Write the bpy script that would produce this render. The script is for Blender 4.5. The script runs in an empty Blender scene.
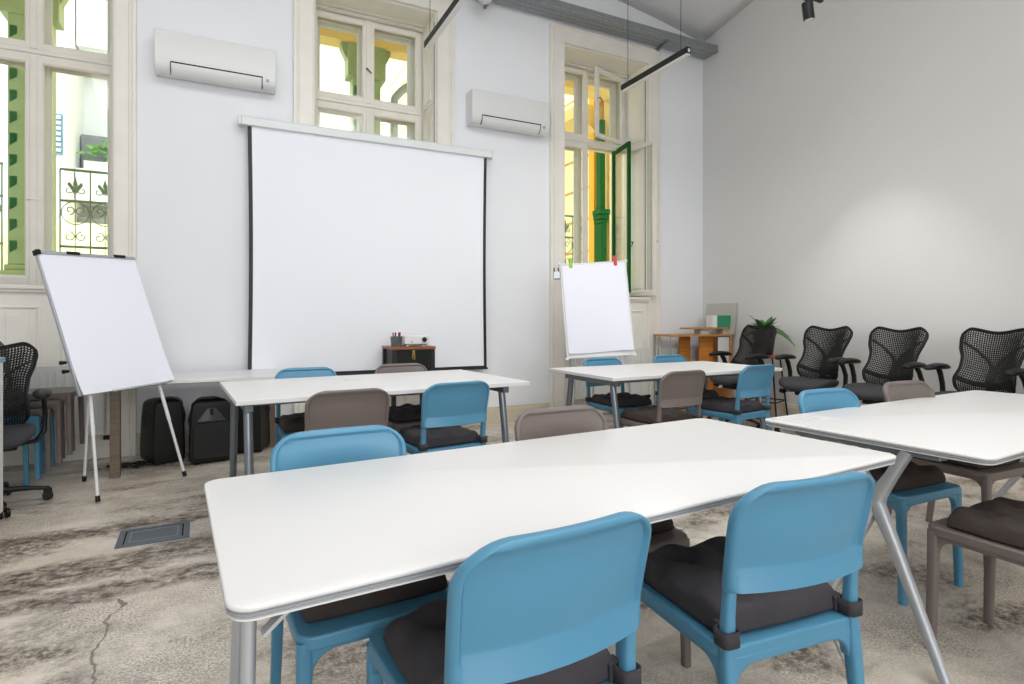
import bpy, math, random
from mathutils import Vector, Matrix
random.seed(7)
R = math.radians
PI = math.pi
sc = bpy.context.scene
COL = sc.collection

# ------------------------------------------------------------------ materials
def lin(c):
    out = []
    for v in c[:3]:
        v = v / 255.0
        out.append(v / 12.92 if v <= 0.04045 else ((v + 0.055) / 1.055) ** 2.4)
    return (*out, 1.0)

def mat(name, rgb, rough=0.5, metal=0.0, bump=0.0, bscale=60.0, var=0.0, vscale=3.0, spec=0.5):
    m = bpy.data.materials.new(name); m.use_nodes = True
    nt = m.node_tree; b = nt.nodes['Principled BSDF']
    c = lin(rgb)
    b.inputs['Base Color'].default_value = c
    b.inputs['Roughness'].default_value = rough
    b.inputs['Metallic'].default_value = metal
    b.inputs['Specular IOR Level'].default_value = spec
    tc = nt.nodes.new('ShaderNodeTexCoord')
    if var > 0:
        n = nt.nodes.new('ShaderNodeTexNoise'); n.inputs['Scale'].default_value = vscale
        n.inputs['Detail'].default_value = 6
        r = nt.nodes.new('ShaderNodeValToRGB')
        r.color_ramp.elements[0].position = 0.3; r.color_ramp.elements[1].position = 0.7
        r.color_ramp.elements[0].color = tuple(x * (1 - var) for x in c[:3]) + (1,)
        r.color_ramp.elements[1].color = tuple(min(1, x * (1 + var)) for x in c[:3]) + (1,)
        nt.links.new(tc.outputs['Object'], n.inputs['Vector'])
        nt.links.new(n.outputs['Fac'], r.inputs['Fac'])
        nt.links.new(r.outputs['Color'], b.inputs['Base Color'])
    if bump > 0:
        n2 = nt.nodes.new('ShaderNodeTexNoise'); n2.inputs['Scale'].default_value = bscale
        n2.inputs['Detail'].default_value = 4
        bp = nt.nodes.new('ShaderNodeBump'); bp.inputs['Strength'].default_value = bump
        bp.inputs['Distance'].default_value = 0.01
        nt.links.new(tc.outputs['Object'], n2.inputs['Vector'])
        nt.links.new(n2.outputs['Fac'], bp.inputs['Height'])
        nt.links.new(bp.outputs['Normal'], b.inputs['Normal'])
    return m

def wood(name, rgb, scale=8.0):
    m = mat(name, rgb, 0.45)
    nt = m.node_tree; b = nt.nodes['Principled BSDF']; c = lin(rgb)
    tc = nt.nodes.new('ShaderNodeTexCoord'); mp = nt.nodes.new('ShaderNodeMapping')
    mp.inputs['Scale'].default_value = (1.0, 12.0, 12.0)
    n = nt.nodes.new('ShaderNodeTexNoise'); n.inputs['Scale'].default_value = scale
    n.inputs['Detail'].default_value = 5
    r = nt.nodes.new('ShaderNodeValToRGB')
    r.color_ramp.elements[0].position = 0.3; r.color_ramp.elements[1].position = 0.7
    r.color_ramp.elements[0].color = tuple(x * .72 for x in c[:3]) + (1,)
    r.color_ramp.elements[1].color = tuple(min(1, x * 1.15) for x in c[:3]) + (1,)
    L = nt.links.new
    L(tc.outputs['Object'], mp.inputs['Vector']); L(mp.outputs['Vector'], n.inputs['Vector'])
    L(n.outputs['Fac'], r.inputs['Fac']); L(r.outputs['Color'], b.inputs['Base Color'])
    return m

def emis(name, rgb, strength):
    m = bpy.data.materials.new(name); m.use_nodes = True
    b = m.node_tree.nodes['Principled BSDF']
    b.inputs['Base Color'].default_value = lin(rgb)
    b.inputs['Emission Color'].default_value = lin(rgb)
    b.inputs['Emission Strength'].default_value = strength
    return m

def glass(name):
    m = bpy.data.materials.new(name); m.use_nodes = True
    nt = m.node_tree; nt.nodes.clear()
    o = nt.nodes.new('ShaderNodeOutputMaterial'); mx = nt.nodes.new('ShaderNodeMixShader')
    t = nt.nodes.new('ShaderNodeBsdfTransparent'); g = nt.nodes.new('ShaderNodeBsdfGlossy')
    t.inputs['Color'].default_value = (.95, .97, .96, 1)
    g.inputs['Roughness'].default_value = 0.02
    lw = nt.nodes.new('ShaderNodeLayerWeight'); lw.inputs['Blend'].default_value = .5
    pw = nt.nodes.new('ShaderNodeMath'); pw.operation = 'POWER'; pw.inputs[1].default_value = 4.0
    f = nt.nodes.new('ShaderNodeMath'); f.operation = 'MULTIPLY_ADD'; f.inputs[1].default_value = .55; f.inputs[2].default_value = .03
    L = nt.links.new
    L(lw.outputs['Facing'], pw.inputs[0]); L(pw.outputs[0], f.inputs[0])
    L(f.outputs[0], mx.inputs[0]); L(t.outputs[0], mx.inputs[1]); L(g.outputs[0], mx.inputs[2])
    L(mx.outputs[0], o.inputs['Surface'])
    return m

def floor_material():
    m = mat('worn_concrete', (172, 160, 145), 0.42)
    nt = m.node_tree; b = nt.nodes['Principled BSDF']; L = nt.links.new
    def N(t, **kw):
        n = nt.nodes.new(t)
        for k, v in kw.items(): setattr(n, k, v)
        return n
    geo = N('ShaderNodeNewGeometry')
    def noise(scale, detail=8, sx=1, sy=1, loc=(0, 0, 0), rough=.55, dist=0):
        mp = N('ShaderNodeMapping'); mp.inputs['Scale'].default_value = (sx, sy, 1); mp.inputs['Location'].default_value = loc
        n = N('ShaderNodeTexNoise'); n.inputs['Scale'].default_value = scale; n.inputs['Detail'].default_value = detail
        n.inputs['Roughness'].default_value = rough; n.inputs['Distortion'].default_value = dist
        L(geo.outputs['Position'], mp.inputs['Vector']); L(mp.outputs['Vector'], n.inputs['Vector'])
        return n.outputs['Fac']
    def ramp(fac, a, c, ca=(0, 0, 0, 1), cc=(1, 1, 1, 1)):
        r = N('ShaderNodeValToRGB'); e = r.color_ramp.elements
        e[0].position = a; e[1].position = c; e[0].color = ca; e[1].color = cc
        L(fac, r.inputs['Fac']); return r.outputs['Color']
    def mathn(op, x, y=None):
        n = N('ShaderNodeMath', operation=op)
        for i, v in enumerate((x, y)):
            if v is None: continue
            if isinstance(v, (int, float)): n.inputs[i].default_value = v
            else: L(v, n.inputs[i])
        return n.outputs[0]
    def mix(fac, c1, c2, mode='MIX'):
        n = N('ShaderNodeMixRGB', blend_type=mode)
        for i, v in enumerate((fac, c1, c2)):
            if isinstance(v, (int, float)): n.inputs[i].default_value = v
            elif isinstance(v, tuple): n.inputs[i].default_value = v
            else: L(v, n.inputs[i])
        return n.outputs[0]
    base = ramp(noise(5.5, 12, rough=.68), .29, .68, lin((162, 153, 140)), lin((234, 225, 212)))
    warm = mix(ramp(noise(.7, 5, loc=(3, 1, 0)), .45, .7), base, lin((204, 190, 172)))
    speck = ramp(noise(105, 5, rough=.75), .47, .55)
    patchy = ramp(noise(2.4, 7, loc=(5, 2, 0)), .40, .60)
    c1 = mix(mathn('MULTIPLY', mathn('MULTIPLY', speck, patchy), .75), warm, lin((112, 99, 88)))
    light = ramp(noise(120, 4, loc=(1, 4, 0), rough=.7), .52, .58)
    c1 = mix(mathn('MULTIPLY', light, .6), c1, lin((226, 219, 208)))
    # brown stain patches and trowel streaks
    st = ramp(noise(1.25, 9, .85, 1.6, (1.3, .4, 0), .66, .4), .485, .60)
    fine = ramp(noise(26, 10, 1, 1, (2, 8, 0), .8), .40, .56)
    c2 = mix(mathn('MULTIPLY', mathn('MULTIPLY', st, fine), .95), c1, lin((80, 66, 54)))
    # two streaks running across by the floor grate
    sep = N('ShaderNodeSeparateXYZ'); L(geo.outputs['Position'], sep.inputs[0])
    wob = noise(1.3, 9, loc=(0, 7, 0), rough=.65)
    def band(y0, w, slope, x0, x1):
        yy = mathn('SUBTRACT', mathn('SUBTRACT', sep.outputs['Y'], y0), mathn('MULTIPLY', sep.outputs['X'], slope))
        yy = mathn('ADD', yy, mathn('MULTIPLY', mathn('SUBTRACT', wob, .5), .55))
        v = mathn('SUBTRACT', 1.0, mathn('DIVIDE', mathn('ABSOLUTE', yy), w))
        v = mathn('MAXIMUM', v, 0.0)
        gx = mathn('MULTIPLY', mathn('GREATER_THAN', sep.outputs['X'], x0), mathn('LESS_THAN', sep.outputs['X'], x1))
        return mathn('MULTIPLY', mathn('MINIMUM', mathn('MULTIPLY', v, 2.0), 1.0), gx)
    bands = mathn('MAXIMUM', band(3.47, .20, .10, -3, 1.2), mathn('MAXIMUM', band(3.10, .13, .05, -3, .9), band(3.95, .10, .05, -1.2, 1.0)))
    fine2 = ramp(noise(16, 10, .9, 1.1, (6, 3, 0), .78), .36, .58)
    c3 = mix(mathn('MULTIPLY', mathn('MULTIPLY', bands, fine2), 1.0), c2, lin((78, 64, 52)))
    # hairline crack
    cx = mathn('ADD', sep.outputs['X'], .41)
    cx = mathn('ADD', cx, mathn('MULTIPLY', mathn('SUBTRACT', noise(2.2, 4, loc=(9, 9, 0)), .5), .34))
    ck = mathn('LESS_THAN', mathn('ABSOLUTE', cx), .006)
    ck = mathn('MULTIPLY', ck, mathn('MULTIPLY', mathn('GREATER_THAN', sep.outputs['Y'], 1.6), mathn('LESS_THAN', sep.outputs['Y'], 2.95)))
    c4 = mix(mathn('MULTIPLY', ck, .75), c3, lin((88, 80, 72)))
    L(c4, b.inputs['Base Color'])
    rr = ramp(noise(3.5, 6, loc=(2, 2, 0)), .35, .65, (.30, .30, .30, 1), (.52, .52, .52, 1))
    L(rr, b.inputs['Roughness'])
    bp = N('ShaderNodeBump'); bp.inputs['Strength'].default_value = .12; bp.inputs['Distance'].default_value = .01
    L(noise(60, 6), bp.inputs['Height']); L(bp.outputs['Normal'], b.inputs['Normal'])
    return m

M = {}
M['wall'] = mat('white_plaster', (234, 236, 240), .85, bump=.04, bscale=25, var=.015, vscale=1.2)
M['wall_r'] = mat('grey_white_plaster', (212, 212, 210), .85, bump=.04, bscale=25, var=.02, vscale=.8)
M['ceil'] = mat('ceiling_plaster', (226, 226, 226), .9)
M['floor'] = floor_material()
M['wood_white'] = mat('painted_window_wood', (234, 230, 222), .45, var=.03, vscale=6)
M['skirt'] = mat('beige_skirting_paint', (206, 196, 174), .5, var=.05)
M['plug'] = mat('white_plastic', (224, 225, 225), .4)
M['table'] = mat('white_laminate', (224, 223, 222), .42)
M['edge'] = mat('grey_table_edging', (150, 153, 158), .35)
M['alu'] = mat('brushed_aluminium', (188, 192, 196), .38, .55)
M['steel'] = mat('grey_coated_steel', (128, 136, 144), .30, .55)
M['blue'] = mat('blue_plastic', (79, 138, 169), .38, bump=.03, bscale=250)
M['brown'] = mat('taupe_plastic', (112, 102, 98), .42, bump=.03, bscale=250)
M['cush'] = mat('charcoal_cushion_cloth', (58, 55, 59), .9, bump=.25, bscale=30, var=.12, vscale=9)
M['cushb'] = mat('dark_brown_cushion_cloth', (62, 53, 49), .9, bump=.25, bscale=30, var=.12, vscale=9)
M['black'] = mat('black_plastic', (15, 15, 16), .45, spec=.35)
M['mesh'] = mat('black_lattice_plastic', (17, 17, 18), .5, spec=.3)
M['seatcl'] = mat('dark_grey_seat_cloth', (52, 53, 56), .85, bump=.15, bscale=200)
M['black_matt'] = mat('matt_black_metal', (24, 24, 26), .5)
M['grille'] = mat('black_speaker_grille', (12, 12, 13), .6, bump=.3, bscale=300)
M['paper'] = mat('white_paper', (236, 237, 248), .6)
M['canvas'] = mat('screen_fabric', (240, 243, 250), .75)
M['housing'] = mat('screen_housing', (222, 228, 228), .4)
M['oak'] = wood('oak_board', (196, 140, 84))
M['ply'] = wood('orange_plywood', (206, 132, 56), 5)
M['cherry'] = wood('cherry_top', (150, 92, 54))
M['legbrown'] = wood('brown_leg_wood', (122, 106, 92))
M['teal'] = mat('teal_top_paint', (112, 160, 172), .4)
M['grey_cab'] = mat('pale_grey_cabinet', (216, 216, 214), .45)
M['grey_cab2'] = mat('warm_grey_drawer', (208, 204, 194), .45)
M['leaf'] = mat('dark_green_leaf', (66, 104, 52), .4, var=.3, vscale=9)
M['pot'] = mat('dark_pot', (40, 40, 42), .5)
M['soil'] = mat('soil', (50, 40, 32), .9)
M['red'] = mat('red_plastic', (205, 52, 60), .4)
M['redwood'] = mat('red_brown_stool_seat', (160, 84, 62), .45)
M['green'] = mat('lime_plastic', (150, 205, 60), .4)
M['bookgreen'] = mat('green_carton', (42, 138, 96), .5)
M['brass'] = mat('brass', (196, 164, 96), .3, .9)
M['rad'] = mat('radiator_enamel', (222, 222, 218), .35)
M['galv'] = mat('galvanised_steel', (150, 154, 156), .45, .35, var=.12, vscale=20)
M['grate'] = mat('grey_floor_grate', (104, 112, 120), .45, .4)
M['diff'] = mat('lamp_diffuser', (236, 236, 234), .5)
M['glass'] = glass('window_glass')
M['dkgreen'] = mat('dark_green_paint', (4, 84, 22), .6, spec=.15)
M['colgreen'] = mat('gallery_green_paint', (146, 166, 118), .5, var=.08)
M['yellow'] = mat('yellow_plaster', (232, 206, 134), .85, var=.04, vscale=1.5)
M['ochre'] = mat('ochre_plaster', (212, 166, 44), .8)
M['cream'] = mat('cream_plaster', (246, 232, 186), .85)
M['groove'] = mat('shadow_joint', (196, 158, 76), .9)
M['facade'] = mat('white_facade', (236, 240, 248), .8)
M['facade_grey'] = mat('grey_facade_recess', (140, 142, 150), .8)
M['shutter'] = mat('blue_grey_shutter', (96, 134, 160), .6)
M['iron'] = mat('green_wrought_iron', (104, 128, 92), .5)
M['pipe'] = mat('pale_zinc_downpipe', (168, 184, 192), .45, .3)
M['ground_out'] = mat('courtyard_paving', (190, 186, 178), .8)
M['cable'] = mat('black_cable', (18, 18, 18), .5)
M['sky_paint'] = mat('grey_board', (196, 196, 190), .7)
M['poster'] = mat('beige_grey_board', (184, 182, 174), .7)
M['dark'] = mat('dark_gap', (20, 20, 20), .8)

# ------------------------------------------------------------------ mesh builder
class MB:
    def __init__(s): s.v = []; s.f = []
    def add(s, vs, fs):
        o = len(s.v); s.v += [tuple(p) for p in vs]; s.f += [tuple(i + o for i in f) for f in fs]; return s
    def box(s, x0, x1, y0, y1, z0, z1, T=None):
        vs = [Vector((x, y, z)) for z in (z0, z1) for y in (y0, y1) for x in (x0, x1)]
        if T: vs = [T @ p for p in vs]
        return s.add(vs, [(0, 2, 3, 1), (4, 5, 7, 6), (0, 1, 5, 4), (2, 6, 7, 3), (0, 4, 6, 2), (1, 3, 7, 5)])
    def rings(s, rings, cap=True, closed=False):
        n = len(rings[0]); vs = [p for r in rings for p in r]; fs = []
        m = len(rings)
        for i in range(m if closed else m - 1):
            j = (i + 1) % m
            for k in range(n):
                l = (k + 1) % n
                fs.append((i * n + k, i * n + l, j * n + l, j * n + k))
        if cap and not closed:
            fs.append(tuple(range(n - 1, -1, -1))); fs.append(tuple((m - 1) * n + k for k in range(n)))
        return s.add(vs, fs)
    def sweep(s, pts, sizes, n=12, sq=2.0, ref=(1, 0, 0), cap=True, closed=False):
        pts = [Vector(p) for p in pts]; m = len(pts); rings = []
        if not isinstance(sizes, list): sizes = [sizes] * m
        ref = Vector(ref)
        for i, p in enumerate(pts):
            if closed: t = pts[(i + 1) % m] - pts[i - 1]
            else: t = pts[min(i + 1, m - 1)] - pts[max(i - 1, 0)]
            t.normalize()
            a = ref - t * ref.dot(t)
            if a.length < 1e-4:
                a = Vector((0, 1, .01)) - t * t.dot(Vector((0, 1, .01)))
            a.normalize(); b = t.cross(a)
            sz = sizes[i]; rx, ry = (sz, sz) if not isinstance(sz, tuple) else sz
            ring = []
            for k in range(n):
                th = 2 * PI * (k + .5) / n; c, d = math.cos(th), math.sin(th)
                e = 2.0 / sq
                ring.append(p + a * (rx * math.copysign(abs(c) ** e, c)) + b * (ry * math.copysign(abs(d) ** e, d)))
            rings.append(ring)
        return s.rings(rings, cap, closed)
    def cyl(s, p0, p1, r0, r1=None, n=16):
        return s.sweep([p0, p1], [r0, r0 if r1 is None else r1], n)
    def lathe(s, prof, n=24, c=(0, 0, 0)):
        rings = [[Vector((c[0] + r * math.cos(2 * PI * k / n), c[1] + r * math.sin(2 * PI * k / n), c[2] + z)) for k in range(n)] for r, z in prof]
        return s.rings(rings)
    def prism(s, poly, d0, d1, axis='z'):
        def P(a, b, d): return {'z': (a, b, d), 'y': (a, d, b), 'x': (d, a, b)}[axis]
        return s.rings([[Vector(P(a, b, d)) for a, b in poly] for d in (d0, d1)])
    def xf(s, T):
        s.v = [tuple(T @ Vector(p)) for p in s.v]; return s

def rrect(x0, x1, y0, y1, r, n=6):
    out = []
    for cx, cy, a in ((x1 - r, y1 - r, 0), (x0 + r, y1 - r, 90), (x0 + r, y0 + r, 180), (x1 - r, y0 + r, 270)):
        for i in range(n + 1):
            t = R(a + 90.0 * i / n); out.append((cx + r * math.cos(t), cy + r * math.sin(t)))
    return out

def obj(name, mb, m, parent=None, bevel=0, seg=2, smooth=38, solid=0):
    me = bpy.data.meshes.new(name); me.from_pydata(mb.v, [], mb.f); me.update()
    import bmesh
    bm = bmesh.new(); bm.from_mesh(me); bmesh.ops.recalc_face_normals(bm, faces=bm.faces[:]); bm.to_mesh(me); bm.free()
    if smooth:
        for p in me.polygons: p.use_smooth = True
        me.set_sharp_from_angle(angle=R(smooth))
    me.materials.append(m)
    o = bpy.data.objects.new(name, me); COL.objects.link(o)
    if parent: o.parent = parent
    if solid:
        md = o.modifiers.new('solid', 'SOLIDIFY'); md.thickness = solid; md.offset = 0
    if bevel:
        md = o.modifiers.new('bevel', 'BEVEL'); md.width = bevel; md.segments = seg; md.limit_method = 'ANGLE'; md.angle_limit = R(40)
    return o

def tag(o, label, cat, group=None, kind=None):
    o['label'] = label; o['category'] = cat
    if group: o['group'] = group
    if kind: o['kind'] = kind
    return o
def empty(name, loc=(0, 0, 0), rz=0, label=None, cat=None, group=None):
    o = bpy.data.objects.new(name, None); COL.objects.link(o); o.location = loc; o.rotation_euler = (0, 0, rz)
    o.empty_display_size = .1
    if label: tag(o, label, cat, group)
    return o
def struct(o, label=None):
    o['kind'] = 'structure'
    if label: o['label'] = label; o['category'] = o.name.split('_')[0]
    return o
def dup(root, loc, rz=0, label=None, group=None):
    c = root.copy(); COL.objects.link(c); c.location = loc; c.rotation_euler = (0, 0, rz)
    if label: c['label'] = label
    if group: c['group'] = group
    def rec(a, b):
        for ch in list(a.children):
            d = ch.copy(); COL.objects.link(d); d.parent = b; rec(ch, d)
    rec(root, c)
    return c
def box_obj(name, x0, x1, y0, y1, z0, z1, m, parent=None, bevel=0.0, T=None):
    return obj(name, MB().box(x0, x1, y0, y1, z0, z1, T), m, parent, bevel)

# ------------------------------------------------------------------ camera
F, Y0, YAW, H = 575.0, 318.0, 0.46087, 1.20
cam = bpy.data.cameras.new('camera'); co = bpy.data.objects.new('camera', cam); COL.objects.link(co)
cam.sensor_width = 36; cam.sensor_fit = 'HORIZONTAL'; cam.lens = F / 1024 * 36
cam.shift_y = (Y0 - 342) / 1024.0
cam.clip_start = .02; cam.clip_end = 200
co.location = (0, 0, H); co.rotation_euler = (R(90), 0, -YAW)
sc.camera = co

# ------------------------------------------------------------------ room shell
XL, XR, YB, YF = -4.2, 5.93, 5.98, -3.4
WT = 6.6
floor = struct(obj('floor', MB().box(XL - .3, XR + .3, YF - .3, YB + .8, -.12, 0), M['floor'], smooth=0), 'worn beige concrete floor with brown stains')
WINS = [(-2.17, -.871), (.777, 2.045), (3.661, 4.95)]
ZS, ZH = 1.47, 4.53
mb = MB(); xs = [XL - .3]
for a, b in WINS:
    mb.box(xs[-1], a, YB, YB + .74, 0, WT); mb.box(a, b, YB, YB + .74, 0, ZS); mb.box(a, b, YB, YB + .74, ZH, WT); xs.append(b)
mb.box(xs[-1], XR + .3, YB, YB + .74, 0, WT)
struct(obj('wall_back', mb, M['wall'], smooth=0), 'white plaster wall with three tall windows and the screen')
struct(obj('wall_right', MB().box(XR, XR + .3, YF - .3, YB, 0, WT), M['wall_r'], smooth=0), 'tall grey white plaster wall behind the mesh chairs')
struct(obj('wall_left', MB().box(XL - .3, XL, YF - .3, YB, 0, WT), M['wall'], smooth=0))
struct(obj('wall_front', MB().box(XL, XR, YF - .3, YF, 0, WT), M['wall'], smooth=0))
# shallow sail-vault ceiling
mb = MB(); nx, ny = 48, 48; vs = []; fs = []
def cz(x, y):
    u = (XR - x) % 5.06 / 5.06; v = (YB - y) % 4.69 / 4.69
    return 5.05 + .30 * math.sin(PI * u) + .30 * math.sin(PI * v)
for j in range(ny + 1):
    for i in range(nx + 1):
        x = XL + (XR - XL) * i / nx; y = YF + (YB - YF) * j / ny
        vs.append((x, y, cz(x, y)))
for j in range(ny):
    for i in range(nx):
        a = j * (nx + 1) + i; fs.append((a, a + 1, a + nx + 2, a + nx + 1))
mb.add(vs, fs)
struct(obj('ceiling', mb, M['ceil'], smooth=30, solid=.06), 'pale vaulted plaster ceiling')
struct(obj('roof', MB().box(XL - .3, XR + .3, YF - .3, YB + .74, WT, WT + .2), M['ceil'], smooth=0))
# skirting
def skirting(n, x0, x1):
    m = MB().prism([(0, 0), (-.022, 0), (-.022, .15), (-.014, .17), (-.014, .183), (0, .188)], x0, x1, 'x')
    m.xf(Matrix.Translation((0, YB, 0))); struct(obj(n, m, M['skirt'], smooth=0), 'beige skirting board along the window wall')
skirting('baseboard_back', 2.23, 3.506); skirting('baseboard_back_middle', -.703, .582); skirting('baseboard_back_corner', 5.144, XR)
m = MB().prism([(0, 0), (-.022, 0), (-.022, .15), (-.014, .17), (-.014, .183), (0, .188)], YF, YB, 'y'); m.xf(Matrix.Translation((XR, 0, 0)))
struct(obj('baseboard_right', m, M['skirt'], smooth=0), 'beige skirting board along the right wall')

# ------------------------------------------------------------------ windows
YI, YO = 6.43, 6.60
def ring_frame(mb, x0, x1, z0, z1, y0, y1, w, wb=None):
    wb = wb or w
    mb.box(x0, x0 + w, y0, y1, z0, z1); mb.box(x1 - w, x1, y0, y1, z0, z1)
    mb.box(x0 + w, x1 - w, y0, y1, z1 - w, z1); mb.box(x0 + w, x1 - w, y0, y1, z0, z0 + wb)
def sash(parent, x0, x1, z0, z1, y, w=.055, m='wood_white', depth=.04, wb=None, hinge=None, ang=0, handle=None, name='sash'):
    """hinge: x of the hinge edge; ang swings the sash into the room"""
    mb = MB(); ring_frame(mb, x0, x1, z0, z1, y, y + depth, w, wb)
    ring_frame(mb, x0 + w - .004, x1 - w + .004, z0 + (wb or w) - .004, z1 - w + .004, y + .008, y + depth - .008, .012)
    gb = MB().box(x0 + w - .002, x1 - w + .002, y + depth / 2 - .002, y + depth / 2 + .002, z0 + w - .002, z1 - w + .002)
    T = None
    if ang:
        T = Matrix.Translation((hinge, y, 0)) @ Matrix.Rotation(ang, 4, 'Z') @ Matrix.Translation((-hinge, -y, 0))
        mb.xf(T); gb.xf(T)
    o = obj(name, mb, M[m], parent, .004, 1, smooth=0)
    obj('pane', gb, M['glass'], o, smooth=0)
    if handle:
        hx, hz = handle
        hb = MB().cyl((hx, y + .005, hz), (hx, y - .035, hz), .006, n=8)
        hb.sweep([(hx, y - .035, hz), (hx + .05, y - .04, hz - .05)], [.008, .006], 8)
        if T: hb.xf(T)
        obj('handle', hb, M['black'], o)
    return o
def window(n, x0, x1, label, open_right=False):
    w = empty('window_%d' % n, ((x0 + x1) / 2, YB, ZS)); struct(w, label)
    w.location = (0, 0, 0)
    # casing on the wall face, down to the floor
    cas = MB(); cw = .195 if n != 1 else .168
    for a, b, s in ((x0 - cw, x0, 1), (x1, x1 + cw, -1)):
        cas.box(a, b, YB - .035, YB, 0, ZH)
        o_, i_ = (a, b) if s == 1 else (b, a)
        cas.box(min(o_, o_ + s * .03), max(o_, o_ + s * .03), YB - .052, YB - .034, 0, ZH + .17)
        cas.box(min(o_ + s * .045, o_ + s * .06), max(o_ + s * .045, o_ + s * .06), YB - .044, YB - .034, 0, ZH + .165)
        cas.box(min(i_ - s * .018, i_), max(i_ - s * .018, i_), YB - .046, YB - .034, 0, ZH)
    cas.box(x0 - cw, x1 + cw, YB - .035, YB, ZH, ZH + .2); cas.box(x0 - cw, x1 + cw, YB - .052, YB - .03, ZH + .17, ZH + .2)
    cas.box(x0, x1, YB - .046, YB - .03, ZH, ZH + .018)
    obj('casing', cas, M['wood_white'], w, .005, 1, smooth=0)
    # panel below the sill
    pan = MB().box(x0, x1, YB - .012, YB, 0, ZS - .03)
    k = 3; g = (x1 - x0) / k
    for i in range(k):
        a, b = x0 + g * i + .07, x0 + g * (i + 1) - .07
        ring_frame(pan, a, b, .30, ZS - .17, YB - .024, YB - .01, .022)
        pan.box(a + .07, b - .07, YB - .02, YB - .01, .37, ZS - .24)
    obj('apron_panel', pan, M['wood_white'], w, .005, 1, smooth=0)
    sl = MB().box(x0 - .01, x1 + .01, YB - .06, YI + .04, ZS - .035, ZS); sl.box(x0 - .01, x1 + .01, YB - .04, YB - .01, ZS - .06, ZS - .03)
    obj('sill', sl, M['wood_white'], w, .006, 2, smooth=0)
    # reveal lining with shutter-box panels
    rv = MB()
    for xs_, s in ((x0, 1), (x1, -1)):
        a, b = sorted((xs_, xs_ + s * .014)); rv.box(a, b, YB - .01, YI + .01, ZS, ZH)
        for zz0, zz1 in ((ZS + .08, 3.44), (3.56, ZH - .09)):
            a, b = sorted((xs_ + s * .012, xs_ + s * .024))
            rv.box(a, b, YB + .05, YI - .07, zz0, zz1)
            a, b = sorted((xs_ + s * .022, xs_ + s * .032))
            rv.box(a, b, YB + .085, YI - .105, zz0 + .04, zz1 - .04)
    rv.box(x0, x1, YB, YI + .01, ZH - .014, ZH); rv.box(x0, x1, YI - .08, YI - .02, ZH - .035, ZH - .012); rv.box(x0, x1, YI - .15, YI - .12, ZH - .025, ZH - .012)
    obj('reveal', rv, M['wood_white'], w, .005, 1, smooth=0)
    gap = MB(); gap.box(x1 - .0165, x1 - .0135, YB + .012, YB + .022, ZS + .02, ZH - .1)
    obj('shutter_gap', gap, M['dark'], w, smooth=0)
    # fixed frames: inner and outer
    zt0, zt1 = 3.495, 3.59; top = ZH - .012
    xm = (x0 + x1) / 2
    fr = MB(); ring_frame(fr, x0 + .012, x1 - .012, ZS, top, YI, YI + .07, .045)
    fr.box(x0 + .05, x1 - .05, YI - .012, YI + .06, zt0 + .01, zt1 - .01); fr.box(x0 + .05, x1 - .05, YI - .03, YI + .02, zt0 + .035, zt1 - .03)
    fr.box(xm - .03, xm + .03, YI + .01, YI + .06, ZS, top)
    obj('inner_frame', fr, M['wood_white'], w, .005, 1, smooth=0)
    of = MB(); ring_frame(of, x0 + .03, x1 - .03, ZS, top + .02, YO, YO + .07, .06)
    of.box(x0 + .08, x1 - .08, YO, YO + .07, zt0 + .02, zt1); of.box(xm - .035, xm + .035, YO + .005, YO + .065, ZS, top)
    for xs_ in (x0, x1):
        a, b = sorted((xs_, xs_ + (.03 if xs_ == x0 else -.03))); of.box(a, b, YI + .06, YO + .02, ZS, ZH)
    of.box(x0, x1, YI + .06, YO + .02, top, ZH); of.box(x0, x1, YI + .02, YO + .1, ZS - .03, ZS + .005)
    obj('outer_frame', of, M['wood_white'], w, .005, 1, smooth=0)
    # inner sashes
    yi = YI - .014
    zl0, zl1, zu0, zu1 = ZS + .02, zt0 + .015, zt1 - .015, top - .025
    xl0, xl1, xr0, xr1 = x0 + .035, xm - .004, xm + .004, x1 - .035
    sash(w, xl0, xl1, zl0, zl1, yi, wb=.07, name='casement')
    if n != 3:
        sash(w, xr0, xr1, zl0, zl1, yi, wb=.07, name='casement')
        ast = MB().box(xm - .028, xm + .022, yi - .016, yi + .002, zl0, zl1); obj('cover_strip', ast, M['wood_white'], w, .006, 2, smooth=0)
        lt = MB().box(xm - .045, xm + .04, yi - .022, yi - .014, 2.24, 2.25); obj('latch', lt, M['wood_white'], w)
    else:
        sash(w, xr0, xr1, zl0, zl1, yi, wb=.07, hinge=xr1, ang=R(96), name='open_casement', handle=(xr0 + .03, 2.2))
    sash(w, xl0, xl1, zu0, zu1, yi, name='top_light')
    if n == 3:
        sash(w, xr0, xr1, zu0, zu1, yi, hinge=xr1, ang=R(17), handle=(xr0 + .03, 4.08), name='open_top_light')
    else:
        sash(w, xr0, xr1, zu0, zu1, yi, name='top_light', handle=(xr0 - .03, 3.95) if n == 2 else None)
        obj('cover_strip', MB().box(xm - .028, xm + .022, yi - .014, yi + .002, zu0, zu1), M['wood_white'], w, .006, 2, smooth=0)
    # outer sashes
    a0, a1, b0, b1 = x0 + .085, xm - .03, xm + .03, x1 - .085
    sash(w, a0, a1, zl0 + .04, zl1 + .01, YO - .01, w=.05, name='outer_casement')
    sash(w, a0, a1, zu0 + .02, zu1 - .03, YO - .01, w=.05, name='outer_top_light')
    sash(w, b0, b1, zu0 + .02, zu1 - .03, YO - .01, w=.05, name='outer_top_light')
    if n == 3:
        sash(w, b0, b1, zl0 + .04, zl1 + .01, YO - .02, w=.05, m='dkgreen', hinge=b1, ang=R(78), name='open_outer_casement', handle=(b0 + .02, 2.2))
    else:
        sash(w, b0, b1, zl0 + .04, zl1 + .01, YO - .01, w=.05, name='outer_casement')
    return w
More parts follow.
